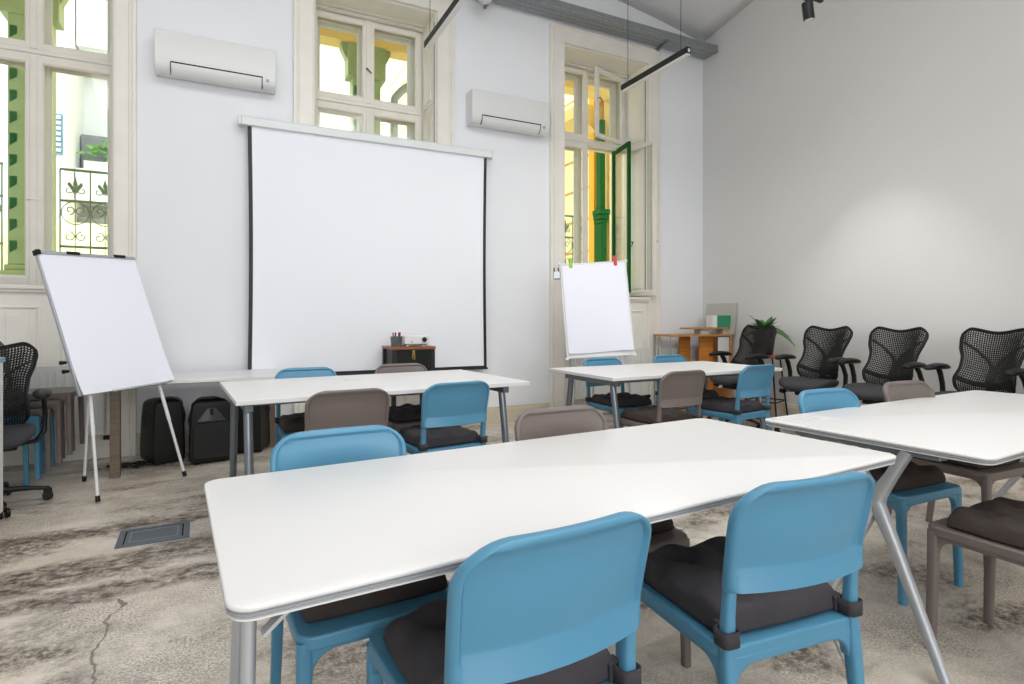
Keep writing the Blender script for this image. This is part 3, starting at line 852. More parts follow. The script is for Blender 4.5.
obj('canvas', sheet(-cw + .035, cw - .035, .03, 2.35, 30, 20, 0), M['canvas'], t, smooth=60)
obj('border', sheet(-cw, -cw + .035, 0.0, 2.35, 2, 20, 0), M['black_matt'], t, smooth=60)
obj('border', sheet(cw - .035, cw, 0.0, 2.35, 2, 20, 0), M['black_matt'], t, smooth=60)
obj('border', sheet(-cw + .035, cw - .035, 0.0, .03, 30, 2, 0), M['black_matt'], t, smooth=60)
obj('bottom_bar', MB().sweep([(-cw - .01, 0, 0), (cw + .01, 0, 0)], [.011] * 2, 10, ref=(0, 1, 0)), M['black_matt'], t)

# ------------------------------------------------------------------ air conditioners
def aircon(x, label, first=[None]):
    if first[0]: return dup(first[0], (x, YB, 3.335), 0, label)
    t = empty('air_conditioner', (x, YB, 3.335), 0, label, 'air conditioner', 'wall air conditioners')
    prof = [(0, .02), (-.06, 0), (-.13, 0.0), (-.165, .018), (-.185, .05), (-.197, .085), (-.2, .12), (-.2, .345), (-.192, .36), (0, .365)]
    obj('body', MB().prism(prof, -.485, .485, 'x'), M['plug'], t, .006, 3)
    obj('louver', MB().prism([(-.135, .001), (-.168, .017), (-.189, .052), (-.197, .082), (-.2015, .082), (-.193, .050), (-.172, .012), (-.137, -.004)], -.36, .36, 'x'), M['plug'], t, .001)
    obj('air_slot', MB().prism([(-.197, .083), (-.1992, .083), (-.2016, .094), (-.198, .094)], -.365, .37, 'x'), M['dark'], t)
    for s in (-1, 1):
        obj('air_slot', MB().prism([(-.14, -.001), (-.17, .016), (-.19, .05), (-.198, .086), (-.201, .086), (-.192, .048), (-.172, .012), (-.141, -.0025)], s * .366 - .003, s * .366 + .003, 'x'), M['dark'], t)
    obj('panel_seam', MB().box(-.486, .486, -.2006, -.199, .114, .116), M['grey_cab'], t)
    obj('sensor', MB().box(.40, .425, -.2010, -.19, .055, .085, Matrix.Translation((0, .006, 0))), M['edge'], t)
    first[0] = t
    return t
aircon(-.07, 'white air conditioner left of the projection screen')
aircon(2.875, 'white air conditioner right of the projection screen')

# ------------------------------------------------------------------ cable tray, lamps, spotlight
t = empty('cable_tray', (0, 5.79, 4.76), 0, 'galvanised cable tray running along the wall above the windows', 'cable tray')
obj('base', MB().box(-4.0, 5.9, -.11, .11, 0, .006), M['galv'], t)
for y in (-.11, .11):
    obj('side', MB().box(-4.0, 5.9, y - .003, y + .003, 0, .085), M['galv'], t)
slots = MB()
for i in range(180):
    x = 1.9 + i * .022; slots.box(x, x + .013, -.1145, -.1128, .052, .068); 
    if i % 2 == 0: slots.box(x, x + .03, -.1145, -.1128, .020, .034); slots.box(x, x + .028, -.06, -.03, -.0015, .001); slots.box(x, x + .028, .02, .05, -.0015, .001)
obj('perforation', slots, M['steel'], t, smooth=0)['kind'] = 'stuff'
obj('lip', MB().box(-4.0, 5.9, -.116, -.10, .083, .090), M['galv'], t)
for x in (.3, 2.62, 5.08):
    m_ = MB().prism([(-.10, 0), (.19, 0), (.19, -.06), (.175, -.06)], x - .012, x + .012, 'x'); obj('bracket', m_, M['steel'], t)
t = empty('ceiling_sensor', (2.47, 5.62, 4.76), 0, 'small round white fixture hanging under the cable tray', 'detector')
obj('dome', MB().lathe([(.0, -.20), (.04, -.195), (.07, -.175), (.088, -.14), (.092, -.10), (.088, -.07), (.06, -.04), (0, -.035)], 24), M['plug'], t, smooth=80)
obj('stem', MB().sweep([(0, 0, -.04), (0, 0, .003), (0, .06, .003)], [.012] * 3, 10), M['plug'], t)

def pendant(x, y0, label, first=[None]):
    """bar lamp hung along Y, far end at y0+1.12"""
    z = 3.95
    if first[0]: o = dup(first[0], (x, y0, z), 0, label)
    else:
        o = empty('pendant_lamp', (x, y0, z), 0, label, 'lamp', 'linear pendant lamps')
        obj('housing', MB().box(-.03, .03, 0, 1.12, .012, .078), M['black_matt'], o, .002)
        obj('diffuser', MB().box(-.026, .026, .006, 1.114, 0, .0118), M['diff'], o, .001)
        obj('end_plate', MB().box(-.014, .014, 1.12, 1.122, .025, .06), M['plug'], o)
        obj('end_plate', MB().box(-.014, .014, -.002, 0, .025, .06), M['plug'], o)
        for yy in (.12, 1.02):
            obj('cable', MB().cyl((0, yy, .078), (0, yy, 1.55), .003, n=6), M['cable'], o)
        first[0] = o
    return o
pendant(1.84, 4.55, 'black linear pendant lamp in front of the window above the screen')
pendant(4.32, 4.55, 'black linear pendant lamp in front of the right window')
t = empty('light_track', (3.1, 3.42, 4.06), 0, 'black lighting track hung near the right wall', 'track')
obj('rail', MB().box(-1.7, 1.735, -.018, .018, 0, .032), M['black_matt'], t, .002)
for x in (-1.5, -.1, 1.2): obj('cable', MB().cyl((x, 0, .032), (x, 0, 1.5), .002, n=6), M['cable'], t)
t = empty('spotlight', (4.64, 3.42, 4.06), 0, 'black cylindrical spotlight on the lighting track', 'spotlight')
aim = (Vector((5.93, 3.52, 1.75)) - Vector((4.64, 3.42, 3.90)))
obj('adapter', MB().box(-.07, .05, -.016, .016, -.028, 0), M['black_matt'], t, .003)
obj('stem', MB().cyl((0, 0, -.028), (0, 0, -.06), .011), M['black_matt'], t)
d = aim.normalized(); d = (d + Vector((0, 0, -1.6))).normalized()
p0 = Vector((-.006, 0, -.045)); p1 = p0 + d * .15
obj('head', MB().sweep([p0, p0 + d * .004, p1 - d * .004, p1], [.043, .047, .047, .045], 24, ref=(0, 1, 0)), M['black_matt'], t)
obj('lens', MB().sweep([p1 + d * .0005, p1 + d * .002], [.036, .034], 20, ref=(0, 1, 0)), M['diff'], t)
ld = bpy.data.lights.new('spot_light', 'SPOT'); ld.energy = 90; ld.spot_size = R(64); ld.spot_blend = .8; ld.shadow_soft_size = .03; ld.color = (1, .97, .94)
lo = bpy.data.objects.new('spot_light', ld); COL.objects.link(lo)
lo.location = Vector((4.64, 3.42, 4.06)) + p1 + d * .02
tgt = Vector((5.20, 3.45, 1.6)); lo.rotation_euler = (tgt - lo.location).to_track_quat('-Z', 'Y').to_euler()

def area(loc, tgt, sx, sy, e, col):  # added fill lights, out of view and without fixtures, to brighten the room
    ld = bpy.data.lights.new('fill_light', 'AREA'); ld.shape = 'RECTANGLE'; ld.size = sx; ld.size_y = sy; ld.energy = e; ld.color = col
    lo = bpy.data.objects.new('fill_light', ld); COL.objects.link(lo); lo.location = loc
    lo.rotation_euler = (Vector(tgt) - Vector(loc)).to_track_quat('-Z', 'Y').to_euler()
area((.8, -3.3, 2.3), (1.2, 3, 1.9), 5.0, 2.6, 150, (.97, .99, 1.0))
area((2.3, .3, 4.7), (2.5, .5, 0), 3.4, 3.4, 66, (1, .99, .98))
area((.2, 2.4, 4.75), (.2, 4.4, 0), 4.0, 1.2, 45, (.98, .99, 1))
ld = bpy.data.lights.new('spot_light', 'SPOT'); ld.energy = 75; ld.spot_size = R(150); ld.spot_blend = .6; ld.shadow_soft_size = .05; ld.color = (1, .97, .94)
lo = bpy.data.objects.new('spot_light', ld); COL.objects.link(lo); lo.location = (3.5, 3.42, 3.86); lo.rotation_euler = (R(8), 0, 0)
t2 = dup(t, (3.5, 3.42, 4.06), 0, 'black cylindrical spotlight on the track, out of view above')
# ------------------------------------------------------------------ flipcharts
def board_T(bz, tilt, roll):
    v = Vector((0, math.sin(tilt), math.cos(tilt))); u = Vector((1, 0, 0)); n = Vector((0, math.cos(tilt), -math.sin(tilt)))
    u2 = u * math.cos(roll) + v * math.sin(roll); v2 = -u * math.sin(roll) + v * math.cos(roll)
    T = Matrix((u2, n, v2)).transposed().to_4x4(); T.translation = Vector((0, 0, bz)); return T
def flipchart(x, y, yaw, bz, tilt, roll, feet, back, label, kind):
    t = empty('flipchart', (x, y, 0), R(yaw), label, 'flipchart', 'flipchart easels')
    T = board_T(bz, R(tilt), R(roll)); W_ = .35; Hh = 1.0
    obj('board', MB().box(-W_ + .006, W_ - .006, .003, .018, .006, Hh - .006).xf(T), M['plug'], t)
    fm = M['alu'] if kind == 1 else M['plug']
    fr = MB()
    ring_frame(fr, -W_, W_, 0, Hh, -.003, .02, .012 if kind == 1 else .016)
    obj('frame', fr.xf(T), fm, t, .003)
    pad = MB(); nn = 10; vs = []; fs = []
    pw = W_ - (.006 if kind == 1 else .019)
    z0 = .0 if kind == 1 else .05; z1 = Hh - (.012 if kind == 1 else .02)
    for side in (0, 1):
        for j in range(nn + 1):
            for i in range(nn + 1):
                u = -1 + 2 * i / nn; v = j / nn
                curl = -.02 * max(0, 1 - v * 5) ** 2 * (abs(u) ** 3)
                zz = z0 + (z1 - z0) * v + (.004 * math.sin(u * 3) * (1 - v) if kind == 2 else .002 * math.sin(2 * u) * (1 - v))
                vs.append((u * pw, -.0045 - side * .005 + curl - .002 * math.sin(v * 5 + u), zz))
    o = (nn + 1) ** 2
    for j in range(nn):
        for i in range(nn):
            a = j * (nn + 1) + i
            fs.append((a, a + 1, a + nn + 2, a + nn + 1)); fs.append((o + a, o + a + nn + 1, o + a + nn + 2, o + a + 1))
    for k in range(nn):
        for a, b_ in ((k, k + 1), (nn * (nn + 1) + k, nn * (nn + 1) + k + 1), (k * (nn + 1), (k + 1) * (nn + 1)), (k * (nn + 1) + nn, (k + 1) * (nn + 1) + nn)):
            fs.append((a, b_, o + b_, o + a))
    pad.add(vs, fs); obj('paper_pad', pad.xf(T), M['paper'], t, smooth=60)
    if kind == 1:
        obj('clamp_bar', MB().box(-W_, W_, -.016, .004, Hh - .016, Hh + .008).xf(T), M['alu'], t, .003)
        for u in (-.12, .22): obj('clip', MB().box(u - .045, u + .045, -.022, .008, Hh - .010, Hh + .013).xf(T), M['black'], t, .003)
        obj('corner_cap', MB().box(-W_ - .008, -W_ + .02, -.02, .024, Hh - .02, Hh + .014).xf(T), M['black'], t, .004)
        obj('pen_tray', MB().box(-.14, W_ - .06, -.024, .0, -.012, .002).xf(T), M['alu'], t, .003)
        for z in (.18, .24): obj('knob', MB().sweep([(-W_ - .035, .03, z), (-W_, .03, z)], [.014, .010], 12, ref=(0, 1, 0)).xf(T), M['black'], t)
    else:
        for u, c in ((-.235, 'green'), (.235, 'red')):
            k = obj('clip', MB().box(u - .017, u + .017, -.018, .02, Hh - .05, Hh + .055).xf(T), M[c], t, .004); k['label'] = ('lime green' if c == 'green' else 'red') + ' paper clip'
            obj('clip_jaw', MB().box(u - .012, u + .012, -.024, -.016, Hh - .045, Hh + .02).xf(T), M[c], k, .003)
        cup = MB().box(-W_ - .075, -W_ - .005, -.02, .03, .84, .93); obj('pen_holder', cup.xf(T), M['alu'], t, .006)
        for u in (-.065, -.02): obj('hook', MB().box(-W_ + u - .006, -W_ + u + .006, -.03, .0, .915, .955).xf(T), M['black'], t, .002)
        for u, v in ((-W_, 0), (W_, 0), (-W_, Hh), (W_, Hh)):
            obj('corner_cap', MB().box(u - .016, u + .016, -.006, .024, v - .016, v + .016).xf(T), M['plug'], t, .006)
    for (u, f) in ((-.25, feet[0]), (.25, feet[1])):
        top = T @ Vector((u, .022, .08)); f = Vector((*f, 0.012)); mid = top.lerp(f, .45)
        lg = obj('leg', MB().sweep([top, mid], [.0125, .0125], 12).sweep([mid, f], [.0100, .0100], 12), M['alu'] if kind == 2 else M['plug'], t)
        dd = (f - mid).normalized()
        obj('rubber_foot', MB().sweep([f - dd * .035, f + dd * .004], [.0135, .0145], 12), M['black'], lg)
    top = T @ Vector((0, .03, .78)); f = Vector((*back, .012)); mid = top.lerp(f, .5)
    lg = obj('leg', MB().sweep([top, mid], [.0125, .0125], 12).sweep([mid, f], [.0100, .0100], 12), M['alu'] if kind == 2 else M['plug'], t)
    dd = (f - mid).normalized(); obj('rubber_foot', MB().sweep([f - dd * .035, f + dd * .004], [.0135, .0145], 12), M['black'], lg)
    obj('hinge', MB().box(-.05, .05, .018, .045, .75, .81).xf(T), M['black'], t, .004)
    return t
flipchart(-.607, 4.816, 45.8, .709, 20.2, 2.2, [(-.299, -.0955), (.348, -.116)], (.02, .4735), 'leaning flipchart with blank paper in front of the left window', 1)
flipchart(3.425, 4.849, -24.6, .802, 10.0, 3.3, [(-.31, -.03), (.33, -.05)], (0, .50), 'standing flipchart with green and red clips below the right window', 2)

# ------------------------------------------------------------------ small black cabinet, projector and pens
t = empty('side_cabinet', (1.635, 5.63, 0), 0, 'small black cabinet with wooden top before the screen', 'cabinet')
obj('top', MB().box(-.222, .222, -.195, .195, .893, .92), M['cherry'], t, .004)
obj('body', MB().box(-.195, .195, -.17, .17, .67, .893), M['black_matt'], t, .003)
dr = obj('drawer', MB().box(-.155, .155, -.178, -.165, .685, .880), M['black'], t, .003)
obj('latch', MB().box(-.012, .012, -.186, -.177, .84, .885).box(-.016, -.006, -.186, -.178, .80, .85).box(.004, .014, -.186, -.178, .79, .85), M['brass'], dr, .002)
for sx in (-1, 1):
    for sy in (-1, 1):
        obj('leg', MB().box(sx * .195 - .021, sx * .195 + .021, sy * .168 - .021, sy * .168 + .021, 0, .893), M['black_matt'], t, .003)
t = empty('projector', (1.69, 5.60, .92), R(-4), 'small white projector on the black cabinet', 'projector')
obj('body', MB().prism(rrect(-.13, .13, -.10, .10, .025), .022, .105), M['plug'], t, .008, 3)
obj('lens', MB().sweep([(.075, -.098, .066), (.075, -.112, .066)], [.026, .024], 20, ref=(1, 0, 0)), M['black'], t)
obj('lens_ring', MB().sweep([(.075, -.096, .066), (.075, -.106, .066)], [.033, .032], 20, ref=(1, 0, 0)), M['grey_cab'], t)
obj('sensor', MB().sweep([(-.05, -.1, .045), (-.05, -.102, .045)], [.006, .006], 10, ref=(1, 0, 0)), M['black'], t)
obj('underside', MB().prism(rrect(-.115, .115, -.085, .085, .02), .012, .024), M['steel'], t)
for sx, sy in ((-.09, -.07), (.07, -.07), (-.09, .07), (.09, .07)): obj('foot', MB().cyl((sx, sy, 0), (sx, sy, .014), .013, n=12), M['plug'], t)
t = empty('pen_holder', (1.485, 5.53, .92), R(6), 'grey mesh pen holder on the black cabinet', 'pen holder')
m_ = MB()
ring = lambda w, z: [Vector((a, b_, z)) for a, b_ in rrect(-w, w, -w * .7, w * .7, .008, 3)]
m_.rings([ring(.045, 0), ring(.05, .10), ring(.0475, .10), ring(.043, .004)]); obj('cup', m_, mat('grey_mesh_metal', (96, 100, 106), .45, .5), t)
obj('divider', MB().box(-.001, .001, -.03, .03, .003, .10), M['steel'], t)
for i, (dx, dy, tx, c, cap) in enumerate(((-.028, -.01, -.18, 'plug', 'red'), (-.008, .012, .05, 'plug', 'black'), (.018, -.012, .12, 'black', 'black'), (.032, .010, .22, 'red', 'red'))):
    lab = ('white marker with red cap in the pen holder', 'white marker with black cap in the pen holder', 'black marker in the pen holder', 'red marker in the pen holder')[i]
    t2 = empty('marker_pen', (1.485 + dx, 5.53 + dy, .924), 0, lab, 'marker', 'markers in the pen holder')
    a = Vector((tx * .3, 0, 1)).normalized()
    obj('barrel', MB().sweep([Vector((0, 0, .006)), a * .095], [.0065, .0065], 10), M[c], t2)
    obj('cap', MB().sweep([a * .094, a * .136], [.0075, .007], 10), M[cap], t2)

# ------------------------------------------------------------------ mesh task chairs
def mesh_back():
    mb = MB(); nu, nv = 30, 34
    def hwid(v):
        pts = ((0, .185), (.12, .222), (.25, .228), (.42, .212), (.6, .222), (.8, .255), (.93, .268), (1, .262))
        for (a, wa), (b_, wb) in zip(pts, pts[1:]):
            if v <= b_:
                t_ = (v - a) / (b_ - a); t_ = t_ * t_ * (3 - 2 * t_) * .5 + t_ * .5; return wa + (wb - wa) * t_
        return pts[-1][1]
    def S(u, v):
        w = hwid(v) * .93; au = abs(u)
        # rounded lobes at the top and a dip between them
        ztop = 1.115 - .035 * math.cos(u * PI / 2 * 1.15) ** 2 - .13 * max(0, au - .72) ** 1.6 * 3.2
        zbot = .50 + .07 * au ** 3
        z = zbot + (ztop - zbot) * v
        y = -.20 - .10 * v + .075 * math.exp(-((v - .25) / .22) ** 2) - .03 * smoothstep(.7, 1, v)
        y += .055 * au ** 2.2 * (1 - .5 * v)
        return Vector((u * w, y, z))
    idx = {}
    def V(p):
        mb.v.append(tuple(p)); return len(mb.v) - 1
    for j in range(nv + 1):
        for i in range(nu + 1):
            idx[i, j] = V(S(-1 + 2 * i / nu, j / nv))
    for j in range(nv):
        for i in range(nu):
            a, b_, c, d_ = idx[i, j], idx[i + 1, j], idx[i + 1, j + 1], idx[i, j + 1]
            border = i < 1 or i >= nu - 1 or j < 1 or j >= nv - 1
            if border: mb.f.append((a, b_, c, d_)); continue
            # slanted slot in every cell, narrower lower down
            k = .27; kv = .20
            sh = .16 * math.sin(i * .0 + (i - nu / 2) * .12)
            u0, u1 = (i + k), (i + 1 - k); v0, v1 = j + kv, j + 1 - kv
            q = [V(S(-1 + 2 * (uu) / nu, vv / nv)) for uu, vv in ((u0 - sh, v0), (u1 - sh, v0), (u1 + sh, v1), (u0 + sh, v1))]
            mb.f += [(a, b_, q[1], q[0]), (b_, c, q[2], q[1]), (c, d_, q[3], q[2]), (d_, a, q[0], q[3])]
    outline = [S(-1 + 2 * i / nu, 0) for i in range(nu)] + [S(1, j / nv) for j in range(nv)] + [S(1 - 2 * i / nu, 1) for i in range(nu)] + [S(-1, 1 - j / nv) for j in range(nv)]
    return mb, outline, S
def make_task_chair(label):
    t = empty('task_chair', (0, 0, 0), 0, label, 'office chair', 'black mesh task chairs')
    mb, outline, S = mesh_back()
    bk = obj('backrest', mb, M['mesh'], t, solid=.006, smooth=0)
    obj('rim', MB().sweep(outline, [(.011, .009)] * len(outline), 8, ref=(0, 1, 0), closed=True), M['mesh'], bk)
    sp = MB()
    off = Vector((0, -.035, 0))
    cpt = S(0, .52) + off
    sp.sweep([Vector((0, -.12, .47)), S(0, .08) + off * 1.6, S(0, .3) + off * 1.4, cpt], [(.034, .016), (.036, .016), (.034, .014), (.030, .013)], 10, 3)
    for s in (-1, 1):
        sp.sweep([cpt - Vector((0, 0, .03)), S(s * .25, .60) + off * .8, S(s * .55, .70) + off * .5, S(s * .90, .82) + off * .25], [(.030, .011), (.026, .010), (.022, .008), (.020, .007)], 10, 3, ref=(0, 1, 0))
    sp.sweep([S(-.95, .27) + off * .3, S(-.5, .25) + off, S(0, .25) + off * 1.2, S(.5, .25) + off, S(.95, .27) + off * .3], [(.012, .024)] * 5, 10, 3, ref=(0, 1, 0))
    obj('spine', sp, M['black'], t)
    # seat
    n = 24; rings = []
    def seat_ring(z, k):
        out = []
        for q in range(n * 2):
            a = 2 * PI * q / (n * 2); c, s = math.cos(a), math.sin(a)
            x = .255 * k * math.copysign(abs(c) ** .6, c); y = .23 * k * math.copysign(abs(s) ** .62, s) + .03
            x *= 1 - .10 * max(0, -y) / .2
            zz = z - .045 * max(0, (y - .10) / .15) ** 2 + .012 * (abs(x) / .25) ** 2
            out.append(Vector((x, y, zz)))
        return out
    rings = [seat_ring(.488, .55), seat_ring(.51, .9), seat_ring(.535, .985), seat_ring(.555, 1.0), seat_ring(.572, .97), seat_ring(.58, .88), seat_ring(.577, .6), seat_ring(.574, .25)]
    obj('seat', MB().rings(rings), M['seatcl'], t, smooth=70)
    obj('seat_mechanism', MB().box(-.09, .09, -.16, .14, .42, .488).box(-.16, .16, -.02, .05, .44, .48), M['black'], t, .012)
    obj('tilt_lever', MB().sweep([(.1, .06, .45), (.24, .07, .44)], [.007, .007], 8).sweep([(.24, .07, .44), (.29, .07, .44)], [.026, .024], 12), M['black'], t)
    for s in (-1, 1):
        a = MB().sweep([(s * .13, -.05, .46), (s * .25, -.08, .47), (s * .29, -.10, .53), (s * .295, -.10, .64), (s * .29, -.06, .73), (s * .285, -.02, .775)], [(.030, .013), (.028, .014), (.027, .015), (.026, .015), (.026, .014), (.024, .012)], 12, 3, ref=(0, 1, 0))
        ar = obj('armrest', a, M['black'], t)
        pd = MB(); rg = []
        for y, w, h in ((-.15, .018, .010), (-.14, .034, .019), (-.10, .047, .026), (0, .052, .027), (.09, .047, .024), (.135, .034, .019), (.15, .016, .010)):
            rg.append([Vector((s * .283 + w * math.cos(2 * PI * k / 16), y, .795 + .02 * math.cos(y * 9) - .02 + h * math.sin(2 * PI * k / 16))) for k in range(16)])
        obj('arm_pad', pd.rings(rg), M['black'], ar, smooth=70)
    obj('gas_lift', MB().cyl((0, 0, .10), (0, 0, .30), .026, n=16).cyl((0, 0, .30), (0, 0, .43), .016, n=16), M['black'], t)
    obj('hub', MB().lathe([(0, .07), (.05, .07), (.055, .09), (.05, .125), (.03, .135), (0, .135)], 20), M['black'], t)
    for k in range(5):
        a = R(90 + 72 * k + 20); c, s = math.cos(a), math.sin(a)
        obj('leg', MB().sweep([(c * .04, s * .04, .105), (c * .18, s * .18, .098), (c * .31, s * .31, .078)], [(.026, .020), (.022, .016), (.016, .011)], 12, 3, ref=(-s, c, 0)), M['black'], t)
        cs = obj('caster', MB().cyl((c * .31, s * .31, .09), (c * .31, s * .31, .055), .008, n=10).sweep([(c * .31 - s * .010, s * .31 + c * .010, .06), (c * .31 + s * .010, s * .31 - c * .010, .06)], [.024, .024], 12), M['black'], t)
        for q in (-1, 1):
            x, y = c * .31 - q * s * .018, s * .31 + q * c * .018
            obj('wheel', MB().sweep([(x - s * .008, y + c * .008, .029), (x + s * .008, y - c * .008, .029)], [.029, .029], 18, ref=(0, 0, 1)), M['black'], cs)
    return t
tc = make_task_chair('black mesh task chair by the right wall, first one right of the plant')
tc.location = (5.30, 3.87, 0); tc.rotation_euler = (0, 0, R(94))
dup(tc, (5.32, 3.19, 0), R(93), 'black mesh task chair by the right wall, middle of three whole ones')
dup(tc, (5.38, 2.475, 0), R(89), 'black mesh task chair behind the right table, nearest the right wall edge')
dup(tc, (5.36, 1.74, 0), R(98), 'black mesh task chair cut by the right edge, only an armrest showing')
dup(tc, (5.08, 4.60, 0), R(84), 'black mesh task chair with the plant behind its back')
lc = dup(tc, (-1.36, 4.70, 0), R(192), 'black mesh task chair cut by the left edge beside the drawer cabinet')
for ch in lc.children:
    if ch.name.split('.')[0] in ('backrest', 'spine', 'seat', 'seat_mechanism', 'tilt_lever', 'armrest'): ch.location.z -= .085

# ------------------------------------------------------------------ stool and plant
sx_, sy_ = 5.64, 4.70
t = empty('bar_stool', (sx_, sy_, 0), R(20), 'tall black metal stool with reddish seat holding the plant', 'stool')
obj('seat', MB().prism(rrect(-.16, .16, -.16, .16, .05), .745, .77), M['redwood'], t, .006)
for ax in (-1, 1):
    for ay in (-1, 1):
        obj('leg', MB().cyl((ax * .12, ay * .12, .745), (ax * .19, ay * .19, 0), .010, n=10), M['black_matt'], t)
fr = [(s1 * .172, s2 * .172, .24) for s1, s2 in ((-1, -1), (1, -1), (1, 1), (-1, 1))]
m_ = MB()
for i in range(4): m_.cyl(fr[i], fr[(i + 1) % 4], .008, n=8)
obj('footrest', m_, M['black_matt'], t)
t = empty('potted_plant', (sx_ - .02, sy_, .77), 0, 'dark green rosette plant in a black pot on the stool', 'plant')
obj('pot', MB().lathe([(0, 0), (.085, 0), (.095, .02), (.125, .26), (.13, .28), (.118, .28), (.112, .255), (0, .25)], 28), M['pot'], t)
obj('soil', MB().lathe([(0, .252), (.11, .252), (.105, .262), (0, .265)], 20), M['soil'], t)
lf = MB(); rn = random.Random(11)
for i in range(22):
    a = i * 2.4; L_ = .20 + .09 * rn.random(); el = R(56 - i * 2.4); wd = .036 + .012 * rn.random()
    base = Vector((0, 0, .27)); rows_ = []
    for q in range(9):
        u = q / 8; r_ = L_ * u; droop = .55 * u * u * L_ * (1.2 - math.sin(el))
        c = base + Vector((math.cos(a) * r_ * math.cos(el), math.sin(a) * r_ * math.cos(el), r_ * math.sin(el) + .03 * u - droop))
        w = wd * (math.sin(PI * min(1, u * .9 + .12)) ** .7) if q < 8 else .001
        sd = Vector((-math.sin(a), math.cos(a), 0))
        rows_.append((c - sd * w + Vector((0, 0, .008 * (1 - u))), c, c + sd * w + Vector((0, 0, .008 * (1 - u)))))
    vs = [p for r_ in rows_ for p in r_]; fs = []
    for q in range(8):
        for k in range(2): fs.append((q * 3 + k, q * 3 + k + 1, q * 3 + k + 4, q * 3 + k + 3))
    lf.add(vs, fs)
for a, L_ in ((R(215), .34), (R(300), .36), (R(20), .3)):
    pts = [Vector((math.cos(a) * L_ * u * .9, math.sin(a) * L_ * u * .9, .28 + .15 * u - .32 * u * u)) for u in (0, .2, .4, .6, .8, 1)]
    sd = Vector((-math.sin(a) * .8, math.cos(a) * .8, .6)); ws = (.014, .036, .046, .042, .026, .001)
    vs = [p for c, w in zip(pts, ws) for p in (c - sd * w, c + Vector((0, 0, -.004)), c + sd * w)]
    lf.add(vs, [(q * 3 + k, q * 3 + k + 1, q * 3 + k + 4, q * 3 + k + 3) for q in range(5) for k in range(2)])
obj('foliage', lf, M['leaf'], t, smooth=60, solid=.003)

# ------------------------------------------------------------------ corner desk
ang = R(-7.5)
t = empty('corner_desk', (5.43, 5.655, 0), ang, 'tall wooden desk with orange side panels in the corner', 'desk')
obj('top', MB().box(-.47, .47, -.19, .19, .965, .99), M['oak'], t, .003)
obj('panel', MB().box(-.125, .04, .10, .125, .02, .965), M['ply'], t, .003)
obj('panel', MB().box(.065, .275, -.06, -.035, .02, .965), M['ply'], t, .003)
k = obj('white_panel', MB().box(.275, .44, -.165, -.15, .30, .955), M['plug'], t, .003)
obj('side_board', MB().box(.445, .47, -.19, .19, 0, .965), M['oak'], t, .003)
for x, y in ((-.455, -.175), (-.455, .17)):
    obj('leg', MB().box(x - .008, x + .008, y - .008, y + .008, 0, .965), M['edge'], t, .002)
obj('back_board', MB().box(-.385, .44, .172, .185, .02, .80), M['grey_cab'], t, .003)
t = empty('monitor_shelf', (5.60, 5.56, .99), ang, 'low wooden shelf standing on the corner desk', 'shelf')
obj('board', MB().box(-.36, .31, -.10, .10, .068, .088), M['oak'], t, .003)
for x in (-.10, .24): obj('support', MB().box(x - .06, x + .06, -.07, .07, 0, .068), M['poster'], t, .002)
t = empty('carton', (5.765, 5.53, 1.078), R(-10), 'small green and white carton on the low shelf', 'box')
obj('body', MB().box(-.075, .13, -.07, .07, 0, .155), M['bookgreen'], t, .003)
obj('white_end', MB().box(-.145, -.075, -.07, .07, 0, .155), M['plug'], t, .003)
T_ = Matrix.Translation((5.86, 5.62, .99)) @ Matrix.Rotation(R(9), 4, 'Y')
tag(obj('leaning_board', MB().box(-.008, .008, -.25, .27, 0, .41, T_), M['poster'], None, .002), 'beige grey board leaning on the wall behind the green carton', 'board')

# ------------------------------------------------------------------ radiators
def radiator(x0, x1, label):
    t = empty('radiator', ((x0 + x1) / 2, 5.86, 0), 0, label, 'radiator', 'white panel radiators')
    h = (x1 - x0) / 2
    obj('panel', MB().box(-h, h, -.03, -.018, .22, .80), M['rad'], t, .006)
    rb = MB(); k = int((x1 - x0) / .055)
    for i in range(k):
        x = -h + .035 + i * .055; rb.sweep([(x, -.030, .26), (x, -.030, .76)], [(.014, .009)] * 2, 10, ref=(1, 0, 0))
    obj('rib', rb, M['rad'], t)
    obj('back_panel', MB().box(-h, h, .05, .062, .22, .80), M['rad'], t, .006)
    obj('top_grille', MB().box(-h, h, -.03, .062, .795, .812), M['rad'], t, .003)
    for s in (-1, 1): obj('side_cover', MB().box(min(s * h, s * (h + .008)), max(s * h, s * (h + .008)), -.03, .062, .22, .81), M['rad'], t, .002)
    obj('pipe', MB().sweep([(h - .12, .02, 0), (h - .12, .02, .23)], [.010] * 2, 10), M['rad'], t)
    obj('pipe', MB().sweep([(h - .02, .02, .19), (h + .09, .02, .19), (h + .09, .02, 0)], [.010] * 3, 10), M['rad'], t)
    obj('valve', MB().sweep([(h + .0, .02, .19), (h + .07, .02, .19)], [.018, .022], 14, ref=(0, 1, 0)), M['black'], t)
    for s in (-1, 1): obj('wall_bracket', MB().box(s * (h - .25) - .015, s * (h - .25) + .015, .06, .108, .3, .7), M['rad'], t)
    return t
radiator(-1.98, -.93, 'white panel radiator below the left window')
radiator(3.74, 4.84, 'white panel radiator below the right window behind the flipchart')

